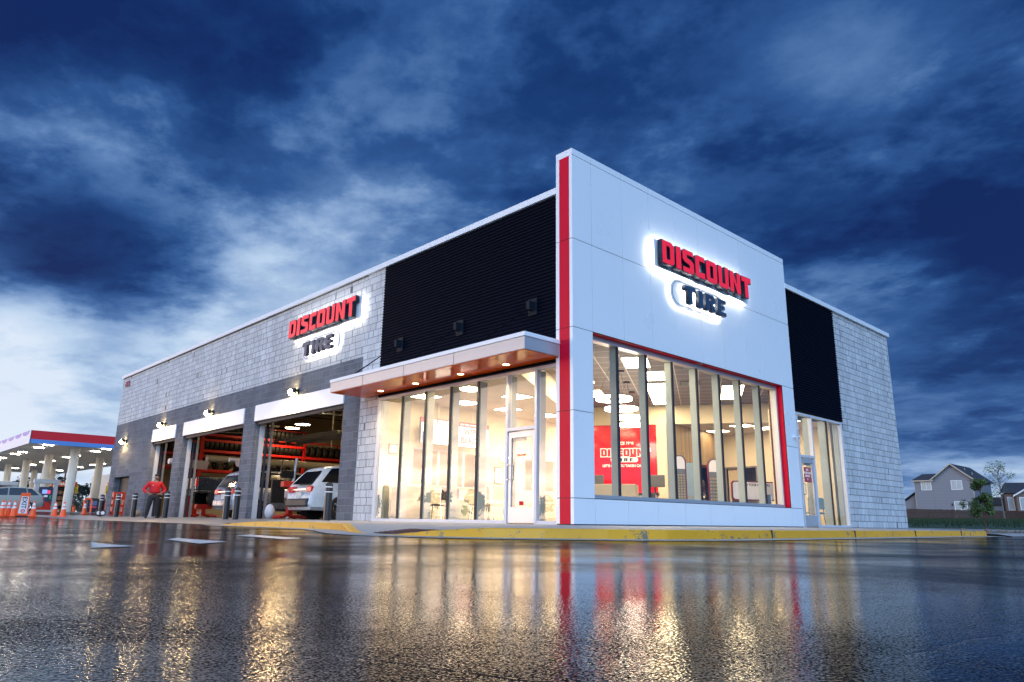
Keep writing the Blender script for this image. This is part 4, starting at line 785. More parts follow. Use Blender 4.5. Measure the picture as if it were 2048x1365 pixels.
# posters and stickers on the doors
po=thing('door_poster','red poster with white writing behind the right entrance door','poster',(10.48,.165,1.50)); MB().cbox((0,0,0),(.46,.006,.44)).build('sheet',pmat('poster_red',(.65,.03,.04),.4),po)
for k,tx in enumerate(('TIRE','WORN AND','SERVICE','D')): put(text_mesh(tx,.08,.001,.003),'lettering',tw,po,frame((-.02,-.006,.14-.09*k),(1,0,0),(0,0,1)))
fe=thing('fire_extinguisher','small red and white extinguisher bottle behind the right entrance door','extinguisher',(10.42,.5,.95)); MB().lathe([(0,-.2),(.05,-.2),(.05,.08),(.02,.12),(.02,.16),(0,.16)],n=14).build('bottle',red,fe,smooth='auto'); MB().cbox((0,0,.18),(.08,.03,.04)).build('valve',blk,fe)
st=thing('door_lettering','red and white opening notice on the glass of the left entrance door','sign',(.14,1.6,1.40)); SF=frame((0,0,0),(0,-1,0),(0,0,1))
for c,sp_ in word('DISCOUNT',.05,.30,.1): put(curve_mesh([[(x-.15,y) for x,y in q] for q in sp_],.0005),'letter',pmat('vinyl_red2',(.6,.01,.03),.4),st,SF)
put(text_mesh('TIRE',.05,.0005),'lettering',tw,st,SF@Matrix.Translation((0,-.04,0)))
for k,tx in enumerate(('STORE HOURS','Monday - Friday','8:00 - 6:00','Saturday','8:00 - 5:00')): put(text_mesh(tx,.042 if k==0 else .034,.0005),'lettering',tw,st,SF@Matrix.Translation((0,-.12-.042*k,0)))
MB().cbox((0,-.0,-.98),(.002,.13,.09)).build('red_sticker',red,st)
# ---------------- service bays interior
bayw=pmat('bay_wall_tan',(.50,.42,.30),.8,var=.1); 
MB().box((.46,7.56,-.1),(17.59,LY-.36,.006)).build('bay_floor',pmat('bay_floor',(.12,.11,.10),.35,var=.3,scale=1),shop)
mb=MB(); mb.quad((.47,LY-.37,0),(17.59,LY-.37,0),(17.59,LY-.37,6.8),(.47,LY-.37,6.8)); mb.quad((17.58,7.56,0),(17.58,LY-.37,0),(17.58,LY-.37,6.8),(17.58,7.56,6.8)); mb.build('bay_wall',bayw,shop)
MB().quad((.47,7.56,6.7),(17.58,7.56,6.7),(17.58,LY-.37,6.7),(.47,LY-.37,6.7)).build('bay_ceiling',pmat('deck_brown',(.05,.045,.04),.7),shop)
tru=pmat('truss_dark',(.035,.03,.028),.6)
mb=MB()
for y in np.arange(9,31,1.8):
    mb.box((.5,y-.03,6.55),(17.5,y+.03,6.62)); mb.box((.5,y-.03,5.95),(17.5,y+.03,6.01)); x=.5; u_=0
    while x<17: mb.tube((x,y,5.98 if u_ else 6.58),(x+.45,y,6.58 if u_ else 5.98),.014,n=4,cap=False); x+=.45; u_=1-u_
mb.build('roof_trusses',tru,shop)
cg=pmat('pipe_grey',(.35,.33,.3),.4,metal=.4); mb=MB()
for x,y in ((6.2,20.5),(6.7,20.5),(7.1,20.5),(7.5,20.5),(8.0,20.5),(8.4,20.5)): mb.tube((x,y,3.2),(x,y,6.6),.03,n=6)
mb.build('ceiling_conduits',cg,shop)
for k,(x,y,z,e,l) in enumerate(((8.4,29.0,5.0,1,'round glowing bay lamp above the rack, left one'),(8.0,27.0,5.0,1,'round glowing bay lamp above the rack, right and larger one'),(4.6,18.6,5.6,1,'added unseen round bay lamp above the pickup'),(6.0,12.0,5.7,1,'added unseen round bay lamp above the white car'),(12.5,22,5.6,1,'added unseen round bay lamp deep inside the workshop'))):  # the last three are added out of view to brighten the bays
    r=thing('bay_lamp',l,'bay lamp',(x,y,z),0,'round lamps in the service bays'); MB().lathe([(0,0),(.38,0),(.38,.05)],n=24).build('lens',emat('bay_lens',(1,.72,.38),85),r); MB().lathe([(.39,.0),(.42,.06),(.2,.14),(0,.16)],n=24).build('hood',alu,r,smooth='auto'); MB().tube((0,0,.15),(0,0,6.6-z),.012,n=5).build('drop_rod',cg,r)
    for q in range(4): a=q*1.57+.5; 
# tire racks
rr_=pmat('rack_red',(.55,.010,.008),.4,var=.1)
def rack(x0,x1,y,zs,top,label,deep=1.0):
    r=thing('tire_rack',label,'rack',((x0+x1)/2,y,0),0,'red tire racks along the far wall'); h=(x1-x0)/2
    for x in np.linspace(-h,h,max(2,int(round((x1-x0)/2.6))+1)):
        mb=MB(); mb.box((x-.05,-.04,.01),(x+.05,.04,top)); mb.box((x-.05,deep-.04,.01),(x+.05,deep+.04,top))
        z=.3
        while z<top-.5: mb.tube((x,0,z),(x,deep,z+.5),.018,n=4); z+=.5
        mb.build('upright',rr_,r)
    for z in zs:
        mb=MB(); mb.box((-h,-.055,z-.13),(h,-.0,z)); mb.build('beam',rr_,r); MB().box((-h,deep,z-.13),(h,deep+.05,z)).build('beam',rr_,r)
    MB().box((-h,-.05,top-.08),(h,.0,top)).build('beam',rr_,r)
    return r
rack(4.0,9.9,30.3,(4.42,4.12,3.55,3.25,2.5),5.0,'red steel rack packed with tires in upright rows, against the far wall')
rack(9.95,15.4,30.3,(3.55,3.2,2.5),4.4,'red steel rack with few tires, right of the full one')
rack(1.0,3.9,30.3,(4.6,4.0,3.3,2.6),5.0,'dark red rack at the left end of the far wall')
rub=pmat('tire_rubber',(.016,.015,.014),.55,var=.3,scale=12)
mt=MB().lathe([(.20,-.10),(.24,-.118),(.30,-.12),(.335,-.095),(.342,-.05),(.342,.05),(.335,.095),(.30,.12),(.24,.118),(.20,.10),(.19,0),(.20,-.10)],(0,0,0),'x',n=28)
t0=mt.build('tire',rub,None,smooth='auto'); first=True
def tire(x,y,z,label,grp,rz=0):
    global first
    o=t0 if first else t0.copy()
    if not first: col.objects.link(o)
    first=False; o.location=(x,y,z); o.rotation_euler=(random.uniform(0,6),0,rz+random.uniform(-.03,.03)); tag(o,label,'tire',grp)
rows=((4.42,4.2,9.7,.27,'upper shelf'),(3.55,4.2,9.7,.27,'middle shelf'),(2.5,4.3,9.6,.62,'low shelf'),(3.55,10.1,15.0,.42,'middle shelf of the right rack'),(2.5,10.1,15.0,.85,'low shelf of the right rack'),(4.0,1.2,3.8,.30,'upper shelf of the left rack'),(3.3,1.2,3.8,.30,'middle shelf of the left rack'))
for z,xa,xb,st_,nm_ in rows:
    x=xa
    while x<xb: tire(x,30.62,z+.345,'black tire standing in a row on the %s'%nm_,'tires on the '+nm_); x+=st_
# duct / awning roll, lifts and posts
dc=MB(); dc.tube((2.0,24.2,2.62),(9.5,24.2,2.62),.16,n=18); tag(dc.build('exhaust_duct',pmat('duct_cream',(.60,.52,.38),.5),None,smooth='auto'),'long cream duct running across the middle bay behind the cars','duct')
bn=MB(); 
dr=thing('paper_roll','white paper roll with a torn sheet hanging left in the near bay','paper roll',(1.9,19.9,2.3)); MB().tube((-.6,0,0),(.5,0,0),.08,n=14).build('roll',pmat('roll_white',(.62,.52,.5),.6),dr,smooth='auto'); MB().quad((-.4,-.09,0),(.48,-.09,0),(.42,-.1,-.25),(.25,-.12,-.5),(.0,-.1,-.38),(-.35,-.09,-.22)).build('sheet',pmat('sheet_pink',(.6,.48,.45),.6,var=.25,scale=8),dr)
dr2=thing('paper_roll','white paper roll with red print hanging over the dark pickup','paper roll',(1.0,23.7,2.35)); MB().tube((-.8,0,0),(.9,0,0),.12,n=14).build('roll',pmat('roll_white',(.62,.52,.5),.6),dr2,smooth='auto'); MB().quad((-.7,-.17,0),(.85,-.17,0),(.8,-.18,-.28),(-.7,-.18,-.24)).build('sheet',pmat('sheet_pink',(.6,.48,.45),.6),dr2)
redm=pmat('machine_red',(.45,.02,.01),.4,var=.15)
def machine(loc,label,h=1.1,rz=0):
    r=thing('tire_machine',label,'workshop machine',loc,rz,'red workshop machines'); MB().box((-.09,-.09,.08),(.09,.09,h)).build('post',redm,r,bevel=.01); mb=MB(); mb.box((-.34,-.12,h),(.34,.12,h+.20)); mb.build('head',redm,r,bevel=.02); mb=MB(); mb.path([(-.5,-.3,.05),(0,0,.14),(.5,-.3,.05)],.05); mb.path([(-.4,.35,.05),(0,0,.14),(.4,.35,.05)],.05); mb.build('base',redm,r)
    MB().path([(-.3,.05,h+.1),(-.45,0,h+.5),(-.38,0,h+.9)],.012).build('hose',blk,r); MB().box((-.28,-.16,h-.35),(-.12,-.12,h-.12)).build('control_box',pmat('box_white',(.5,.4,.4),.5),r); return r
machine((1.1,13.9,.006),'red tire machine with a boxy head left of the white car',1.05)
machine((1.6,22.9,.006),'low red wheel jack under the back of the dark pickup',.35)
jk=thing('wheel_aligner','black clamp arms on a steel post left of the white car roof','workshop machine',(1.7,15.2,.006)); MB().tube((0,0,0),(.18,0,2.15),.05).build('post',alu,jk); mb=MB(); mb.box((-.85,-.04,1.50),(.1,.04,1.58)); mb.box((-.85,-.05,1.36),(-.78,.05,1.80)); mb.box((-.4,-.05,1.42),(.1,.05,1.70)); mb.build('arm',blk,jk,bevel=.01)
MB().box((-.7,-.05,.55),(-.2,.05,1.35)).build('screen',blk,jk,bevel=.02)
# cut-off bucket items on the floor
for x,y,l,c_ in ((.6,14.3,'white sack slumped on the bay floor left of the white car',(.6,.6,.62)),):
    o=MB().ell((x,y,.24),(.17,.15,.25),n=14,mm=8).build('sack',pmat('sack_white',c_,.6,bump=.02,bscale=14),None,smooth=True); tag(o,l,'sack')
# red tool rack and white wheels by the dark door
rk=thing('red_rack','tall red bottle rack with a white price card by the small dark door','rack',(-.45,27.9,0)); MB().box((-.22,-.15,.1),(.22,.15,.14)).build('shelf',redm,rk)
for z in (.1,.42,.74): MB().box((-.24,-.18,z),(.24,.18,z+.10)).build('shelf',redm,rk)
MB().box((-.24,-.16,.84),(.24,-.12,1.08)).build('sign_board',redm,rk); MB().box((-.15,-.175,.72),(.10,-.165,1.0)).build('price_card',pmat('card_white',(.75,.75,.75),.5),rk)
for sx in (-.22,.22): MB().box((sx-.02,-.15,0),(sx+.02,.15,1.08)).build('upright',redm,rk)
for k,(x,y) in enumerate(((-.95,28.9),(-.95,28.2))):
    r=thing('loose_wheel','small black wheel with white spokes on the pavement, '+('left' if k==0 else 'right')+' one','wheel',(x,y,.13)); MB().lathe([(.06,-.05),(.13,-.05),(.13,.05),(.06,.05)],(0,0,0),'y',n=18).build('tire',blk,r,smooth='auto')
    MB().lathe([(0,-.052),(.085,-.055)],(0,0,0),'y',n=12).build('rim',signw,r)
rc=MB().ell((-.2,25.8,.13),(.18,.16,.15),n=9,mm=6).build('meter_cover',pmat('stone_tan',(.25,.20,.14),.8,bump=.03,bscale=9),None); tag(rc,'tan rounded rock shaped cover at the foot of the wall beside the small dark door','utility cover')
# ---------------- vehicles
def carmat(n,c,metal=.3): return pmat(n,c,.28,metal=metal,var=.02,coat=.8)
gl_=pmat('car_glass',(.008,.010,.014),.06,var=0,spec=.8); blkp=pmat('car_plastic',(.03,.032,.035),.5); tl=pmat('tail_lamp',(.45,.008,.01),.15,emit=(1,.05,.04),es=.12); chm=pmat('car_chrome',(.6,.6,.62),.12,metal=1)
def car(name,label,cat,S,paint_,loc,rz,wheels,wr=.36,zb=.30,group=None,glass=(1,-4),rimc=None,lift=0,extra=None):
    """S: stations from rear to front: x_low, x_belt, x_roof, z_low, z_belt, z_roof, halfwidth, roof halfwidth"""
    r=thing(name,label,cat,loc,rz,group); v=[]; f=[]; n=len(S); K=[]
    for (xl,xb,xr,zl,zbelt,zr,hw,rw) in S:
        zm=zl+(zbelt-zl)*.45
        half=[(xl,0,zl),(xl,hw*.86,zl),(xl,hw*.97,zl+.10),((xl*.6+xb*.4),hw,zm),(xb,hw*.985,zbelt-.06),(xb+(xr-xb)*.04,hw*.95,zbelt),(xb+(xr-xb)*.5,(hw*.95+rw)/2+.02,(zbelt+zr)/2),(xb+(xr-xb)*.9,rw+.015,zr-.07),(xr,rw*.86,zr-.012),(xr,0,zr+.012)]
        ring=half+[(x,-y,z) for x,y,z in half[-2:0:-1]]; K.append(half); v+=ring
    m_=len(ring)
    for i in range(n-1):
        for k in range(m_): f.append([i*m_+k,i*m_+(k+1)%m_,(i+1)*m_+(k+1)%m_,(i+1)*m_+k])
    f.append(list(range(m_))[::-1]); f.append([(n-1)*m_+k for k in range(m_)])
    mb=MB(); mb.v=v; mb.f=f; body=mb.build('body',paint_,r,smooth='auto')
    # side glass: between belt and roof of the cabin stations
    g0,g1=glass[0],n+glass[1]
    for s in (-1,1):
        for i in range(g0,g1):
            A_=[Vector(K[i][k]) for k in (5,6,7)]; B_=[Vector(K[i+1][k]) for k in (5,6,7)]; lo_=.04; hi_=.96
            rowa=[A_[0].lerp(A_[1],.22),A_[1],A_[1].lerp(A_[2],.95)]; rowb=[B_[0].lerp(B_[1],.22),B_[1],B_[1].lerp(B_[2],.95)]
            wm_=MB()
            for q0 in (0,1):
                P_=[rowa[q0].lerp(rowb[q0],lo_),rowa[q0].lerp(rowb[q0],hi_),rowa[q0+1].lerp(rowb[q0+1],hi_),rowa[q0+1].lerp(rowb[q0+1],lo_)]
                wm_.quad(*[(p.x,s*(p.y+.018),p.z) for p in P_])
            wm_.build('side_window',gl_,r)
    a=K[0]; q=[Vector(a[5]),Vector(a[7])]; lo=q[0].lerp(q[1],.06); h_=q[0].lerp(q[1],.94)
    MB().quad((lo.x-.015,-lo.y*.90,lo.z),(lo.x-.015,lo.y*.90,lo.z),(h_.x-.02,h_.y*.86,h_.z),(h_.x-.02,-h_.y*.86,h_.z)).build('rear_window',gl_,r)
    a=S[0]; hw=a[6]; xb=min(a[0],a[1])
    mb=MB(); mb.box((a[0]-.07,-hw*.93,a[3]-.02),(a[0]+.5,hw*.93,a[3]+.24)); mb.build('rear_bumper',blkp if extra!='silver' else paint_,r,bevel=.05)
    for s in (-1,1):
        tlp=MB(); z0=a[4]-.24; tlp.box((a[1]-.035,s*hw*.62,z0),(a[1]+.42,s*(hw*1.0+.012),z0+.19)); tlp.build('tail_lamp',tl,r,bevel=.03)
        mm=MB(); X_=S[-3][1]; mm.cbox((X_-.5,s*(hw+.10),a[4]+.05),(.12,.2,.14)); mm.build('mirror',paint_,r,bevel=.03)
    MB().box((a[1]-.045,-.17,a[4]-.42),(a[1]+.03,.17,a[4]-.24)).build('number_plate',pmat('plate',(.45,.5,.5),.4),r)
    MB().box((a[1]-.04,-hw*.6,a[4]-.17),(a[1]+.03,hw*.6,a[4]-.13)).build('chrome_strip',chm,r)
    for x in wheels:
        for s in (-1,1):
            y=s*(max(q_[6] for q_ in S)-.11)
            MB().lathe([(0,-.0),(wr+.07,-.0),(wr+.07,.03)],(x,s*(max(q_[6] for q_ in S)-.012) - (0.0 if s>0 else .0),wr+.0+lift),'y',n=28).build('wheel_arch',blkp,r)
            w_=MB().lathe([(wr*.62,-.12),(wr*.92,-.12),(wr,-.08),(wr,.08),(wr*.92,.12),(wr*.62,.12)],(x,y+s*.03,wr),'y',n=28).build('wheel',rub,r,smooth='auto')
            mb=MB(); yy=y+s*.145
            mb.lathe([(wr*.56,0),(wr*.66,s*.02)],(x,yy,wr),'y',n=28)
            for k in range(5):
                a1=k*2*math.pi/5; mb.tube((x,yy,wr),(x+wr*.58*math.cos(a1),yy,wr+wr*.58*math.sin(a1)),.035,.03,n=6)
            mb.tube((x,yy-.02,wr),(x,yy+.02,wr),.06,n=12); mb.build('rim',rimc or chm,w_)
            MB().tube((x,yy-s*.06,wr),(x,yy-s*.05,wr),wr*.6,n=20).build('brake_disc',blkp,w_)
    return r
SUV=[(.02,.10,.62,.42,1.10,1.66,.86,.66),(.10,.30,.85,.30,1.12,1.72,.93,.70),(.85,1.0,1.15,.28,1.10,1.755,.95,.71),(1.9,1.9,1.95,.28,1.07,1.77,.95,.72),(2.8,2.8,2.8,.28,1.04,1.74,.95,.71),(3.4,3.5,3.15,.28,1.02,1.66,.95,.68),(3.85,3.9,3.75,.28,1.02,1.16,.94,.72),(4.5,4.5,4.4,.30,.96,1.04,.92,.70),(4.85,4.9,4.8,.35,.82,.90,.84,.62),(4.98,4.98,4.95,.42,.70,.74,.70,.5)]
VAN=[(.02,.05,.42,.42,1.10,1.68,.88,.72),(.10,.20,.60,.28,1.10,1.76,.96,.76),(.9,.9,.95,.26,1.06,1.80,.98,.77),(2.4,2.4,2.4,.26,1.02,1.80,.98,.77),(3.3,3.4,3.1,.26,1.0,1.74,.98,.74),(4.1,4.2,3.9,.28,1.0,1.20,.96,.76),(4.9,4.9,4.8,.34,.86,.95,.88,.64),(5.1,5.1,5.08,.4,.7,.76,.74,.5)]
SED=[(.02,.08,.55,.40,1.0,1.46,.84,.62),(.12,.25,.85,.28,1.02,1.55,.92,.66),(1.0,1.0,1.1,.26,1.0,1.60,.94,.68),(2.1,2.1,2.1,.26,.98,1.60,.94,.68),(3.1,3.2,2.8,.26,.97,1.50,.94,.64),(3.7,3.7,3.6,.28,.95,1.08,.93,.68),(4.5,4.5,4.4,.30,.85,.94,.90,.64),(4.8,4.8,4.75,.38,.68,.74,.74,.5)]
pearl=carmat('paint_pearl',(.72,.73,.74),.05); silver=carmat('paint_silver',(.34,.37,.42),.4); creamp=carmat('paint_cream',(.62,.54,.40),.1); char=carmat('paint_charcoal',(.045,.055,.07),.5); gold=pmat('paint_sand',(.42,.38,.31),.55,var=0)
car('white_suv','white sport utility car with red tail lamps, backed out of the nearest bay','car',SUV,pearl,(.75,12.75,0),R(-3),(1.05,3.85),.37,rimc=chm)
car('silver_minivan','silver minivan with a large dark rear window in the middle bay','minivan',VAN,silver,(.60,18.42,0.02),R(0),(1.0,4.0),.34,extra='silver')
def pickup():
    r=thing('pickup_truck','dark grey pickup truck raised on a lift in the left of the middle bay','pickup truck',(1.0,23.45,.46),R(-1))
    mb=MB(); mb.box((.1,-.98,.55),(2.0,.98,.68)); mb.box((.06,-.98,.68),(.14,.98,1.22)); mb.box((.1,-.99,.68),(2.0,-.88,1.24)); mb.box((.1,.88,.68),(2.0,.99,1.24)); mb.build('bed',char,r,bevel=.04)
    MB().box((0.03,-.80,.72),(.075,.80,1.20)).build('tailgate',pmat('tailgate_grey',(.16,.165,.17),.35,metal=.5),r,bevel=.03)
    for s in (-1,1): MB().box((.04,s*.82,.82),(.20,s*.985,1.16)).build('tail_lamp',tl,r,bevel=.02)
    mb=MB(); P=[(2.0,.5,1.2),(2.05,.55,1.85),(3.6,.55,1.85),(4.2,.5,1.25)]
    mb.box((2.02,-.98,.5),(5.4,.98,1.22)); mb.build('cab_body',char,r,bevel=.06)
    c=MB(); c.v=[(2.1,-.9,1.22),(2.1,.9,1.22),(4.3,.9,1.22),(4.3,-.9,1.22),(2.25,-.72,1.85),(2.25,.72,1.85),(3.6,.72,1.85),(3.6,-.72,1.85)]; c.f=[[0,1,5,4],[1,2,6,5],[2,3,7,6],[3,0,4,7],[4,5,6,7]]; c.build('cab_roof',char,r,bevel=.04)
    MB().quad((2.13,-.75,1.3),(2.13,.75,1.3),(2.20,.62,1.76),(2.20,-.62,1.76)).build('rear_window',gl_,r)
    mb=MB(); mb.box((-.12,-.95,.42),(.1,.95,.62)); mb.build('rear_bumper',blkp,r,bevel=.03); mb=MB(); mb.path([(-.15,-.3,.40),(-.15,-.3,.30),(-.15,.3,.30),(-.15,.3,.40)],.03); mb.build('tow_bar',chm,r)
    for x in (1.0,4.4):
        for s in (-1,1):
            w_=MB().lathe([(.22,-.14),(.36,-.14),(.40,-.09),(.40,.09),(.36,.14),(.22,.14)],(x,s*.86,.38),'y',n=26).build('wheel',rub,r,smooth='auto'); MB().lathe([(0,.0),(.22,.02)],(x,s*.96,.38),'y',n=20).build('rim',blkp,w_)
    return r
pickup()
# ---------------- person
def skinmesh(pts,edges,rad,root=0,sub=2):
    me=bpy.data.meshes.new('s'); me.from_pydata(pts,edges,[]); o=bpy.data.objects.new('s',me); col.objects.link(o)
    sk=o.modifiers.new('k','SKIN'); sb=o.modifiers.new('b','SUBSURF'); sb.levels=sub; sb.render_levels=sub
    for i,rv in enumerate(rad):
        me.skin_vertices[0].data[i].radius=rv if isinstance(rv,tuple) else (rv,rv)
        me.skin_vertices[0].data[i].use_root=(i==root)
    dg=bpy.context.evaluated_depsgraph_get(); dg.update(); m2=bpy.data.meshes.new_from_object(o.evaluated_get(dg)); bpy.data.objects.remove(o)
    for p in m2.polygons: p.use_smooth=True
    return m2
skin_=pmat('skin',(.30,.17,.11),.5,var=.08); shirt=pmat('shirt_red',(.62,.012,.018),.7,var=.12,scale=9,bump=.006,bscale=14); pants=pmat('trousers_black',(.012,.012,.016),.7,bump=.005,bscale=12); hair_=pmat('hair_black',(.01,.008,.007),.7)
pr_=thing('person','man in a red long sleeved shirt and black trousers standing with hands on hips','person',(-1.08,20.95,-.045),R(-10)); pr_.scale=(.94,.94,.94)
# face -y.  pelvis, spine, chest, neck, head ; arms akimbo ; legs apart
P=[(0,0,.96),(0,.01,1.12),(0,.0,1.30),(0,.01,1.45),(.01,-.01,1.53),(.02,-.02,1.63),(.02,-.01,1.73)]
Ed=[(0,1),(1,2),(2,3),(3,4),(4,5),(5,6)]; Rd=[(.13,.09),(.13,.09),(.17,.115),(.09,.08),(.055,.055),(.078,.09),(.055,.065)]
for s in (-1,1):
    i=len(P); P+=[(s*.19,.01,1.41),(s*.30,.04,1.29),(s*.41,.07,1.14),(s*.34,-.02,1.05),(s*.22,-.10,.99),(s*.16,-.13,.965)]; Ed+=[(3,i),(i,i+1),(i+1,i+2),(i+2,i+3),(i+3,i+4),(i+4,i+5)]; Rd+=[.062,.05,.042,.038,.028,(.035,.02)]
    for k in range(4): j=len(P); P+=[(s*(.125-.012*k),-.145+.01*k,.985-.022*k),(s*(.09-.008*k),-.14,.98-.022*k)]; Ed+=[(i+5,j),(j,j+1)]; Rd+=[.010,.008]
    j=len(P); P+=[(s*.19,-.10,.945),(s*.20,-.05,.935)]; Ed+=[(i+5,j),(j,j+1)]; Rd+=[.011,.009]
    i=len(P); P+=[(s*.10,0,.90),(s*.15,-.01,.52),(s*.20,.02,.12),(s*.21,-.02,.04),(s*.23,-.14,.03)]; Ed+=[(0,i),(i,i+1),(i+1,i+2),(i+2,i+3),(i+3,i+4)]; Rd+=[.095,.062,.045,.045,.035]
bm0=skinmesh(P,Ed,Rd); bm0.name='body'; bm0.materials.append(skin_); bo=bpy.data.objects.new('body',bm0); col.objects.link(bo); bo.parent=pr_
P=[(0,0,.965),(0,.01,1.12),(0,.0,1.30),(0,.01,1.43)]; Ed=[(0,1),(1,2),(2,3)]; Rd=[(.23,.17),(.225,.165),(.25,.18),(.15,.13)]
for s in (-1,1): i=len(P); P+=[(s*.195,.01,1.405),(s*.30,.04,1.29),(s*.41,.07,1.145),(s*.34,-.01,1.06),(s*.26,-.07,1.01)]; Ed+=[(3,i),(i,i+1),(i+1,i+2),(i+2,i+3),(i+3,i+4)]; Rd+=[.105,.085,.072,.062,.05]
m_=skinmesh(P,Ed,Rd); m_.name='shirt'; m_.materials.append(shirt); o=bpy.data.objects.new('shirt',m_); col.objects.link(o); o.parent=pr_
P=[(0,0,.95),(0,0,1.05)]; Ed=[(0,1)]; Rd=[(.24,.18),(.22,.165)]
for s in (-1,1): i=len(P); P+=[(s*.105,0,.84),(s*.15,-.01,.52),(s*.195,.02,.14),(s*.20,.01,.07)]; Ed+=[(0,i),(i,i+1),(i+1,i+2),(i+2,i+3)]; Rd+=[.15,.108,.085,.085]
m_=skinmesh(P,Ed,Rd); m_.name='trousers'; m_.materials.append(pants); o=bpy.data.objects.new('trousers',m_); col.objects.link(o); o.parent=pr_
MB().ell((.02,.015,1.735),(.082,.10,.062)).build('hair',hair_,pr_,smooth=True)
MB().ell((.025,-.068,1.585),(.05,.035,.035)).build('beard',hair_,pr_,smooth=True)
MB().cbox((.03,-.125,1.645),(.022,.03,.035)).build('nose',skin_,pr_,bevel=.008)
for s in (-1,1):
    MB().ell((.03+s*.032,-.095,1.665),(.012,.01,.008),8,6).build('eye',hair_,pr_,smooth=True); MB().ell((.02+s*.085,.0,1.645),(.014,.022,.032),8,6).build('ear',skin_,pr_,smooth=True)
    MB().ell((s*.215,-.09,.045),(.055,.145,.05)).build('shoe',hair_,pr_,smooth=True)
MB().box((-.165,-.12,.945),(.165,.12,.985)).build('belt',blk,pr_,bevel=.03); MB().cbox((-.09,-.143,1.32),(.05,.004,.02)).build('shirt_badge',signw,pr_)
# ---------------- cones, exit sign, bins
org=pmat('cone_orange',(.85,.10,.015),.4,var=.1,emit=(1,.15,.02),es=.05); wht=pmat('cone_white',(.75,.76,.8),.4)
def cone():
    r=thing('traffic_cone','','traffic cone',group='orange traffic cones on the wet car park'); MB().box((-.19,-.19,0),(.19,.19,.03)).build('base',org,r,bevel=.008)
    MB().lathe([(.145,.03),(.03,.71),(0,.71)],n=20).build('cone_body',org,r,smooth='auto')
    for a,c in ((.36,.45),(.50,.62)): f_=lambda z:.145-.115*(z-.03)/.68+.003; MB().lathe([(f_(a),a),(f_(c),c)],n=20).build('reflective_collar',wht,r)
    return r
c0=cone()
for k,(x,y,l) in enumerate(((-2.1,30.2,'orange cone standing alone to the right of the exit sign, towards the pump canopy'),(-3.26,30.5,'orange cone just right of the exit sign'),(-3.97,30.7,'orange cone just left of the exit sign'),(-4.14,31.0,'orange cone in the left cluster, second from the exit sign'),(-4.28,31.3,'orange cone in the left cluster, leaning behind its neighbour'),(-4.44,30.7,'orange cone at the left edge of the photo'),(1.2,40.5,'orange cone behind the lone cone, at the foot of the pump canopy'),(-2.25,31.2,'orange cone half hidden just left behind the lone cone'))):
    o=c0 if k==0 else dup(c0); o.location=(x,y,gz(x,y)); o['label']=l
ex=thing('exit_sign','tall orange exit sign panel standing among the cones','sign',(-3.65,30.6,gz(0,30.6)),R(-12)); MB().box((-.24,-.16,0),(.24,.16,.04)).build('base',blk,ex); MB().v; mb=MB(); mb.v=[(-.24,-.03,.04),(.22,-.03,.04),(.20,-.03,1.06),(-.16,-.03,1.06),(-.24,.03,.04),(.22,.03,.04),(.20,.03,1.06),(-.16,.03,1.06)]; mb.f=[[0,1,2,3],[4,5,6,7],[0,1,5,4],[2,3,7,6],[1,2,6,5],[0,3,7,4]]; mb.build('panel',org,ex,bevel=.01)
MB().quad((-.17,-.034,.14),(.16,-.034,.14),(.15,-.034,.90),(-.13,-.034,.90)).build('sheet',wht,ex)
put(text_mesh('EXIT',.26,.001,.004),'lettering',blk,ex,frame((-.0,-.037,.62),(0,0,-1),(1,0,0)))
MB().lathe([(.055,0),(.085,0)],(.0,-.037,.25),'y',n=20).build('symbol',red,ex); MB().cbox((0,-.037,.25),(.10,.003,.03)).build('symbol',red,ex)
sb_=thing('cone_bar','orange delineator with white stripes beside the far canopy column','traffic cone',(4.0,42.5,gz(0,42.5))); MB().lathe([(.22,0),(.10,1.0),(0,1.0)],n=12).build('cone_body',org,sb_,smooth='auto')
for a in (.35,.55,.75): MB().lathe([(.225-.12*a,a),(.213-.12*a,a+.1)],n=12).build('reflective_collar',wht,sb_)
# ---------------- filling station
gs=thing('gas_canopy','flat fuel station canopy with red and blue fascia on pale columns','canopy')
gw=pmat('canopy_cream',(.66,.60,.50),.5,var=.04); CX0,CX1,CY0,CY1,CZ=-.66,10.4,49.7,94,4.77
MB().box((CX0+.05,CY0+.05,CZ+.02),(CX1-.05,CY1-.05,CZ+.80)).build('deck',gw,gs)
mb=MB(); 
for y in np.arange(CY0+.5,CY1,1.2): mb.box((CX0+.06,y,CZ+.0),(CX1-.06,y+.03,CZ+.019))
mb.build('deck_seam',pmat('seam',(.35,.3,.25),.6),gs)
MB().box((CX0,CY0-.03,CZ+.30),(CX1,CY0+.05,CZ+.90)).build('fascia_red',pmat('fascia_red',(.50,.012,.02),.35,var=.1,scale=.3,emit=(1,.02,.03),es=.10),gs)
MB().box((CX0,CY0-.03,CZ),(CX1,CY0+.05,CZ+.298)).build('fascia_blue',pmat('fascia_blue',(.14,.32,.68),.35,var=.2,scale=.2),gs)
MB().box((CX0-.03,CY0-.03,CZ),(CX0+.05,CY1,CZ+.9)).build('fascia_side',pmat('fascia_pale',(.62,.68,.74),.4,var=.08,scale=.4),gs)
mb=MB(); y=CY0+.3
while y<CY1: mb.v+= [(CX0-.033,y,CZ+.9),(CX0-.033,y+2.6,CZ+.9),(CX0-.033,y+2.2,CZ+.66),(CX0-.033,y+1.3,CZ+.60),(CX0-.033,y+.4,CZ+.66)]; n_=len(mb.v)-5; mb.f.append([n_,n_+1,n_+2,n_+3,n_+4]); y+=2.7
mb.build('fascia_swags',pmat('swag_purple',(.30,.22,.60),.5),gs)
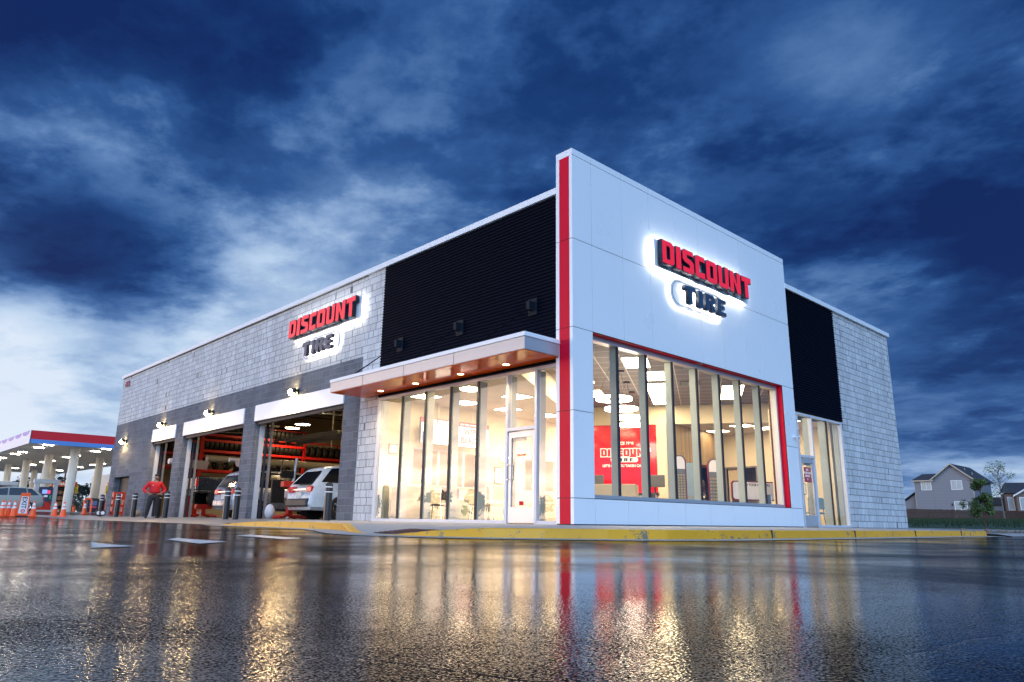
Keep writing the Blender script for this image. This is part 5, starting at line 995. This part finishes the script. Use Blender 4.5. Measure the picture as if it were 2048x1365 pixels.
for x in (2.6,6.4):
    for y in (51.5,60.0,68.6,77.3,85.9): MB().tube((x,y,.17),(x,y,CZ+.02),.30,n=18).build('column',gw,gs,smooth='auto')
ll=emat('canopy_led',(1,.90,.74),45)
for x in (.56,4.3,8.5):
    for y in (50.2,53.1,58.9,61.8,67.9,70.7,76,84.6): MB().box((x-.3,y-.15,CZ-.025),(x+.3,y+.15,CZ+.0)).build('canopy_light',ll,gs)
def pump(x,y,label):
    r=thing('fuel_pump',label,'fuel pump',(x,y,.175),0,'fuel pumps under the canopy'); MB().box((-1.0,-.6,0),(1.0,.6,.15)).build('island',pmat('island',(.45,.44,.42),.6),r)
    fr=pmat('pump_frame',(.36,.40,.45),.4)
    for s in (-.62,.62): MB().box((s-.14,-.22,.15),(s+.14,.22,2.1)).build('frame_post',fr,r,bevel=.02)
    MB().box((-.85,-.26,2.1),(.85,.26,2.42)).build('frame_top',fr,r,bevel=.04)
    MB().box((-.48,-.25,.15),(.48,.25,.75)).build('lower_cabinet',redm,r,bevel=.02); MB().box((-.42,-.27,.75),(.42,.25,1.85)).build('upper_cabinet',pmat('pump_navy',(.03,.04,.08),.4),r,bevel=.02)
    MB().box((-.24,-.29,1.35),(.08,-.27,1.65)).build('screen',emat('pump_screen',(.2,.35,.8),.8),r); MB().box((.10,-.29,1.35),(.3,-.27,1.6)).build('price_panel',emat('pump_red',(.8,.05,.15),.8),r); MB().box((-.1,-.29,1.1),(.15,-.27,1.24)).build('card_reader',wht,r)
    for s in (-.34,.34): MB().box((s-.06,-.33,.95),(s+.06,-.27,1.25)).build('nozzle',pmat('nozzle_green',(.02,.3,.15),.4),r); MB().path([(s,-.31,1.0),(s+.05,-.4,.5),(s+.12,-.35,.9)],.02,n=5).build('hose',blk,r)
    return r
pump(1.9,55.6,'grey framed fuel pump nearest the building, under the canopy'); pump(.6,63.9,'grey framed fuel pump in the middle behind the sand coloured car'); pump(-.8,74.0,'grey framed fuel pump at the left edge of the photo')
car('sand_wagon','sand coloured car parked at the pumps behind the exit sign','car',SED,gold,(.6,49.3,.175),R(178),(.95,3.7),.33)
for x,y,l in ((3.9,51.3,'orange hoop barrier left of the black bins'),(6.7,56.6,'orange hoop barrier right of the black bins'),(-1.1,48.6,'orange hoop barrier beside the sand coloured car')):
    mb=MB(); mb.path([(x-.25,y,.17),(x-.25,y,.95)]+[(x-.25*math.cos(a),y,.95+.22*math.sin(a)) for a in np.linspace(.3,2.84,6)]+[(x+.25,y,.95),(x+.25,y,.17)],.06,n=8); tag(mb.build('hoop_barrier',org,None,smooth='auto'),l,'barrier','orange hoop barriers at the fuel station')
for x,y,l in ((5.0,54.7,'black sign-covered bin nearest the first canopy column'),(6.5,58.8,'black sign-covered bin further right under the canopy')):
    r=thing('litter_bin',l,'bin',(x,y,.17),0,'bins under the canopy'); MB().box((-.38,-.3,0),(.38,.3,1.1)).build('body',pmat('bin_dark',(.02,.022,.03),.4),r,bevel=.03); MB().box((-.26,-.31,.55),(.26,-.302,.9)).build('poster',pmat('bin_blue',(.10,.18,.35),.4),r); MB().box((-.26,-.31,.36),(.26,-.302,.50)).build('poster_strip',pmat('bin_pink',(.6,.08,.15),.4),r)
for x,y,l in ((3.6,58.2,'tall rack of goods with an orange header between the pumps and columns'),(.2,64.5,'tall rack of goods with an orange header behind the middle pump')):
    r=thing('goods_rack',l,'shelf',(x,y,.175),0,'goods racks under the canopy'); MB().box((-.9,-.3,2.0),(.9,.3,2.4)).build('header',pmat('header_orange',(.55,.10,.03),.4),r); put(text_mesh('SNACKS',.3,.001,.005),'lettering',tw,r,frame((0,-.31,2.2),(1,0,0),(0,0,1)))
    for z in (0,.45,.9,1.35,1.8): MB().box((-.9,-.3,z),(.9,.3,z+.05)).build('shelf',blkp,r)
    mb=MB()
    for z in (.05,.5,.95,1.4):
        for k in range(9): mb.box((-.85+.19*k,-.28,z),(-.70+.19*k,.2,z+random.uniform(.15,.33)))
    mb.build('goods',pmat('goods_mixed',(.30,.16,.07),.5,var=.9,scale=7),r); MB().box((-.92,.3,0),(.92,.33,2.4)).build('back_panel',blkp,r)
# small store beyond, trees, poles
st_=thing('fuel_store','pale flat store with a red band beyond the canopy','building',(16.5,88,.2)); MB().box((-1.9,0,0),(9,8,4.6)).build('wall',gw,st_); MB().box((-2.1,-.6,2.6),(9,0,3.6)).build('red_band',pmat('fascia_red',(.5,.01,.02),.4),st_); MB().box((-1.5,-.03,.2),(.4,-.0,2.3)).build('window',emat('store_window',(.9,.85,.6),.5),st_); MB().box((-1.0,-.05,.8),(-.5,-.03,2.2)).build('poster',pmat('poster_green',(.05,.3,.08),.5),st_)
for x,y,l,h in ((9.4,98,'dark utility pole behind the canopy, left one',8.5),(13.2,104,'dark utility pole behind the canopy, right one',8.5)):
    r=thing('utility_pole',l,'utility pole',(x,y,-.3),0,'utility poles behind the canopy'); MB().tube((0,0,0),(0,0,h),.13,.09).build('pole',blkp,r); MB().box((-1.2,-.05,h-.8),(1.2,.05,h-.68)).build('crossarm',blkp,r)
bark=pmat('bark',(.05,.035,.025),.9,bump=.02,bscale=20)
def leafmat(n,c):
    if n in MATS: return MATS[n]
    return pmat(n,c,.6,var=.45,scale=1.2)
def tree(name,label,loc,h,cr,trunkh,mat_,nleaf,leaf,seed,group=None,cat='tree',trunkr=.05,squash=1.0,clumps=9,tm=None):
    rnd=random.Random(seed); r=thing(name,label,cat,loc,rnd.uniform(0,6),group)
    mb=MB(); top=h*.8; tips=[]; mb.tube((0,0,-.2),(rnd.uniform(-.02,.02)*h,0,top),trunkr,trunkr*.3,n=7)
    cz=(h+trunkh)/2; ch=(h-trunkh)/2
    cl=[]
    for k in range(clumps):
        a=rnd.uniform(0,6.28); zz_=rnd.uniform(-.8,.85); q=math.sqrt(max(0,1-zz_*zz_))*cr*rnd.uniform(.35,.85)
        c=Vector((q*math.cos(a),q*math.sin(a),cz+zz_*ch)); cl.append((c,cr*rnd.uniform(.22,.42))); z0=max(trunkh*.6,c.z-rnd.uniform(.25,.6)*ch)
        mb.tube((0,0,z0),tuple(c),trunkr*.35,trunkr*.1,n=5)
    mb.build('trunk',tm or bark,r)
    lf=MB()
    for k in range(nleaf):
        c,rd_=rnd.choice(cl); d=Vector((rnd.gauss(0,1),rnd.gauss(0,1),rnd.gauss(0,1)*squash)).normalized()*rd_*rnd.uniform(.3,1.1)**.7; p=c+d
        u=Vector((rnd.gauss(0,1),rnd.gauss(0,1),rnd.gauss(0,.7))).normalized(); w_=u.orthogonal().normalized(); s=leaf*rnd.uniform(.6,1.4)
        lf.quad(tuple(p-u*s),tuple(p+w_*s*.5),tuple(p+u*s),tuple(p-w_*s*.5))
    if nleaf:
        me=bpy.data.meshes.new('crown'); me.from_pydata(lf.v,[],lf.f); me.materials.append(mat_); o=bpy.data.objects.new('crown',me); col.objects.link(o); o.parent=r
    return r
dkg=leafmat('leaf_dark',(.018,.035,.022)); mdg=leafmat('leaf_mid',(.05,.09,.025)); ylg=leafmat('leaf_young',(.09,.13,.03))
rn=random.Random(3)
def ray3(az,d): return (CP.x+d*math.sin(R(az)),CP.y+d*math.cos(R(az)))
for k in range(26):
    az=4.5+.62*k+rn.uniform(-.2,.2); x,y=ray3(az,150+rn.uniform(-6,14)); tree('far_tree','dark rounded tree in the far row seen under the fuel canopy',(x,y,-.3),5.2+rn.uniform(-.9,1.4),2.6,.5,dkg,420,.32,50+k,'trees in the far row',trunkr=.15,clumps=7)
for k in range(12):
    az=-52+4.6*k; x,y=ray3(az,120+rn.uniform(-8,25)); tree('far_tree','dark tree on the western skyline',(x,y,-.3),6+rn.uniform(-1,3),3.2,.5,dkg,300,.45,90+k,'trees on the western skyline',trunkr=.15,clumps=7)
tree('bare_tree','leafless twiggy tree between the canopy columns',(13.6,112,-.3),9,2.2,3,dkg,60,.12,11,trunkr=.12,clumps=22)
tree('shrub','round grey green shrub behind the yellow sign posts',(8.6,73,.1),1.9,1.1,.2,leafmat('leaf_grey',(.06,.09,.07)),700,.10,12,cat='shrub',trunkr=.05)
for x,y in ((6.3,66),(8.3,64)):
    r=thing('marker_post','thin post with a yellow flag and orange foot among the bins','marker post',(x,y,.17),0,'marker posts at the fuel station'); MB().tube((0,0,0),(0,0,2.0),.03,n=6).build('post',blkp,r); MB().box((-.12,-.02,1.7),(.12,.02,2.4)).build('flag',pmat('flag_yellow',(.7,.5,.02),.5),r); MB().lathe([(.2,0),(.12,.6),(0,.6)],n=10).build('foot',org,r)
# ---------------- houses on the right
HO=Vector((97.025,21.618,0)); HN=Vector((.9608,.2774,0)); HT=Vector((.2774,-.9608,0))
HM=Matrix(((HT.x,HN.x,0,HO.x),(HT.y,HN.y,0,HO.y),(0,0,1,0),(0,0,0,1)))
def house_empty(n,l): 
    r=thing(n,l,'house'); r.matrix_world=HM; return r
def lapmat(n,c):
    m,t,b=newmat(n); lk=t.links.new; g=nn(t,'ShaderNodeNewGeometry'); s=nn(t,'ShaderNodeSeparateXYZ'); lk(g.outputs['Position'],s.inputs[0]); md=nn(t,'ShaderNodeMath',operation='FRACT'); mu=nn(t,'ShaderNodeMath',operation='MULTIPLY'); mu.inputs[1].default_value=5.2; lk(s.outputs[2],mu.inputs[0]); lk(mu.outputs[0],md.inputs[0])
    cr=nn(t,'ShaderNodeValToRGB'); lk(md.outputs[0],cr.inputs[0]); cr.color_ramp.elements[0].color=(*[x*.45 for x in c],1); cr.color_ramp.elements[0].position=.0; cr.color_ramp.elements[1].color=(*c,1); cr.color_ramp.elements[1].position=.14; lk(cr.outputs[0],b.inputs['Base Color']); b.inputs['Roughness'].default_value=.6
    bp=nn(t,'ShaderNodeBump'); bp.inputs['Distance'].default_value=.03; lk(md.outputs[0],bp.inputs['Height']); lk(bp.outputs[0],b.inputs['Normal']); return m
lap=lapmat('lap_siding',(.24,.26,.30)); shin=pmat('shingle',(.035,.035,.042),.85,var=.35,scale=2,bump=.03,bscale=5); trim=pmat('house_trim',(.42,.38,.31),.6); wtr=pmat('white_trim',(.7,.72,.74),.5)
h1=house_empty('grey_house','two storey grey house with a steep gable behind the wooden fence'); h1.matrix_world=HM@Matrix.Translation((3.33,0,0))@Matrix.Rotation(R(-15),4,'Z')@Matrix.Translation((-3.33,0,0))
mb=MB(); Dp=9
def prism(mb,poly,y0,y1):
    n_=len(poly); i=len(mb.v); mb.v+=[(x,y0,z) for x,z in poly]+[(x,y1,z) for x,z in poly]; mb.f.append([i+k for k in range(n_)]); mb.f.append([i+n_+k for k in range(n_)][::-1])
    for k in range(n_): mb.f.append([i+k,i+(k+1)%n_,i+n_+(k+1)%n_,i+n_+k])
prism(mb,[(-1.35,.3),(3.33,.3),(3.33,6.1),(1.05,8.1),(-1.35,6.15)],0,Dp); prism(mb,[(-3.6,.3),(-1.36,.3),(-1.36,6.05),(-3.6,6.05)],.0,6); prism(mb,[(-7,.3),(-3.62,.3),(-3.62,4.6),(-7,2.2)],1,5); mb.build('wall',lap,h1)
mb=MB(); 
def slab_(mb,a,b_,y0,y1,th=.14):
    (x0,z0),(x1,z1)=a,b_; prism(mb,[(x0,z0),(x1,z1),(x1,z1+th),(x0,z0+th)],y0,y1)
slab_(mb,(1.05,8.1),(3.72,5.9),-.35,Dp+.3); slab_(mb,(-1.6,6.0),(1.05,8.1),-.35,Dp+.3); 
mb.v+=[]; i=len(mb.v); mb.v+=[(-3.85,-.35,6.05),(-1.2,-.35,6.05),(-1.2,2.4,7.0),(-3.2,2.4,7.0),(-3.85,6.2,6.05),(-3.85,-.35,6.17),(-1.2,-.35,6.17),(-1.2,2.4,7.12),(-3.2,2.4,7.12),(-1.2,6.2,6.1)]; mb.f+=[[i,i+1,i+6,i+5],[i+5,i+6,i+7,i+8],[i,i+5,i+8,i+4],[i+8,i+7,i+9,i+4]]
slab_(mb,(-7.3,2.1),(-3.6,4.75),.7,5.3); mb.build('roof',shin,h1)
mb=MB(); slab_(mb,(1.05,8.06),(3.74,5.85),-.40,-.36,.20); slab_(mb,(-1.62,5.95),(1.05,8.06),-.40,-.36,.20); mb.box((-3.9,-.40,5.98),(-1.2,-.36,6.14)); mb.box((3.28,-.03,.3),(3.38,.0,6.0)); mb.box((-3.66,-.03,.3),(-3.58,0,6)); mb.build('bargeboard',trim,h1)
def win(par,x0,x1,z0,z1,y=-.02,n_=2):
    f_=MB(); f_.box((x0-.09,y-.03,z0-.09),(x1+.09,y,z0)); f_.box((x0-.09,y-.03,z1),(x1+.09,y,z1+.09)); f_.box((x0-.09,y-.03,z0),(x0,y,z1)); f_.box((x1,y-.03,z0),(x1+.09,y,z1))
    for k in range(1,n_): xm=x0+(x1-x0)*k/n_; f_.box((xm-.03,y-.03,z0),(xm+.03,y,z1))
    o=f_.build('window',wtr,par); MB().quad((x0,y-.01,z0),(x1,y-.01,z0),(x1,y-.01,z1),(x0,y-.01,z1)).build('pane',pmat('house_pane',(.30,.36,.38),.12,var=.3,scale=1.5,emit=(.6,.8,.9),es=.05),o)
win(h1,-2.72,-1.6,4.9,5.9); win(h1,.9,2.05,4.9,5.95); win(h1,1.0,2.35,1.2,3.25)
for x,z in ((1.9,7.55),(2.7,6.95)): MB().tube((x,3,z-.4),(x,3,z+.25),.06,n=6).build('roof_vent',trim,h1)
MB().box((.62,-.1,2.75),(.74,-.0,3.05)).build('porch_lamp',blk,h1)
h2=house_empty('low_house','low house with a white trimmed bay window at the right edge of the photo')
mb=MB(); prism(mb,[(6.6,.3),(13,.3),(13,4.4),(6.6,4.4)],1,8); prism(mb,[(7.7,.3),(12,.3),(12,4.0),(9.6,5.2),(7.7,4.0)],-1.2,.99); mb.build('wall',pmat('house_tan',(.16,.12,.10),.7),h2)
mb=MB(); i=0; mb.v+=[(6.3,.6,4.35),(13.5,.6,4.35),(13.5,4.5,5.85),(7.0,4.5,5.85),(6.3,8.4,4.35)]; mb.f+=[[0,1,2,3],[0,3,4]]; slab_(mb,(7.4,3.9),(9.6,5.25),-1.5,3); slab_(mb,(9.6,5.25),(12.3,3.9),-1.5,3); mb.build('roof',shin,h2)
mb=MB(); slab_(mb,(7.35,3.8),(9.6,5.2),-1.56,-1.5,.2); mb.build('bargeboard',wtr,h2); win(h2,8.05,9.4,2.3,3.7,-1.22,1); win(h2,6.95,7.5,2.3,3.8,.98,1)
h3=house_empty('far_roof_house','dark roofed house half hidden behind the young tree'); mb=MB(); prism(mb,[(5.2,.3),(8.5,.3),(8.5,3.2),(5.2,3.2)],14,20); mb.build('wall',lap,h3); mb=MB(); prism(mb,[(4.8,3.2),(8.9,3.2),(8.2,4.3),(5.6,4.3)],13.7,20.3); mb.build('roof',shin,h3)
# fence, lawn
fn_=thing('wooden_fence','long dark brown board fence in front of the houses','fence'); fn_.matrix_world=HM
brd=pmat('fence_board',(.055,.032,.024),.8,var=.4,scale=3); mb=MB(); x=-12.
while x<8.3: zt=2.23-(x+4.3)*.019; mb.box((x,-6.02,zt-1.75),(x+.13,-5.99,zt+random.uniform(-.03,.03))); x+=.138
mb.build('boards',brd,fn_)
mb=MB(); mb.box((-12,-5.98,1.0),(8.3,-5.92,1.1)); mb.box((-12,-5.98,1.7),(8.3,-5.92,1.8)); mb.build('rail',brd,fn_)
for k in range(9): MB().box((-12+2.5*k,-5.92,.2),(-11.9+2.5*k,-5.82,2.1)).build('post',brd,fn_)
gy=thing('wooden_fence','short side run of the board fence beside the low house','fence'); gy.matrix_world=HM; MB().box((8.3,-6,.2),(8.36,0,2.0)).build('boards',pmat('fence_pale',(.16,.15,.16),.8),gy)
lawn=pmat('lawn',(.022,.045,.014),.9,var=.6,scale=.8)
mb=MB(); lx=[24.0,40,60,80,140]; ly=[60,20,8,-10,-60]
lz=lambda x,y:(-.02 if x<25 else .05+ (x-25)*.0135)
for a in range(4):
    for b_ in range(4): mb.quad(*[(x+(.0 if x>25 else (7-y)*.068),y,lz(x,y)) for x,y in ((lx[a],ly[b_]),(lx[a+1],ly[b_]),(lx[a+1],ly[b_+1]),(lx[a],ly[b_+1]))])
tag(mb.build('lawn',lawn),kind='structure')
gr=MB(); rg=random.Random(5)
for k in range(22000):
    d=rg.uniform(0,1)**.6*68; x=26+d; yy=rg.uniform(-14,22) if x<60 else rg.uniform(-20,36); z=lz(x,yy); h=rg.uniform(.08,.28); a=rg.uniform(0,6.28); w_=.02+x*.0006
    gr.quad((x-w_*math.sin(a),yy+w_*math.cos(a),z-.02),(x+w_*math.sin(a),yy-w_*math.cos(a),z-.02),(x+rg.uniform(-.08,.08),yy+rg.uniform(-.08,.08),z+h))
me=bpy.data.meshes.new('grass'); me.from_pydata(gr.v,[],gr.f); me.materials.append(pmat('grass_blade',(.018,.042,.014),.8,var=.5,scale=.5)); o=bpy.data.objects.new('grass',me); col.objects.link(o); tag(o,'rough green grass in front of the wooden fence','grass',kind='stuff')
tree('young_tree','slender young tree with a reddish trunk in front of the fence',(21.9,-1.35,-.13),2.0,.46,.55,ylg,2600,.045,21,trunkr=.022,clumps=20,tm=pmat('bark_red',(.16,.04,.03),.8))
tree('bare_tree','tall half bare tree with a few green leaves beside the low house',(86.9,12.9,.6),7.0,1.5,2.6,ylg,520,.11,22,trunkr=.09,clumps=26,tm=pmat('bark_grey',(.16,.14,.13),.9))
tree('shrub','green bush against the fence left of the young tree',(84.5,15.4,.9),2.6,1.3,.2,mdg,900,.10,23,cat='shrub',trunkr=.05)
tree('shrub','green bush in front of the low house windows',(90.5,10.4,.8),2.9,1.6,.2,mdg,900,.11,24,cat='shrub',trunkr=.05)
rk_=pmat('rock',(.22,.16,.12),.85,var=.3,scale=6,bump=.02,bscale=10); rr0=random.Random(8)
for k in range(16):
    x=14+k*.62+rr0.uniform(-.2,.2); y=-3.6+rr0.uniform(-.1,1.6); s=rr0.uniform(.05,.12); mb=MB(); mb.ell((0,0,0),(s*1.4,s,s*.7),8,6); mb.v=[(a*rr0.uniform(.8,1.2),b_*rr0.uniform(.8,1.2),c_*rr0.uniform(.8,1.2)) for a,b_,c_ in mb.v]
    o=mb.build('rock',rk_,None); o.location=(x,y,-.09+s*.4); tag(o,'small brown rock lying in the gravel bed beyond the yellow kerb','rock','rocks in the gravel bed')
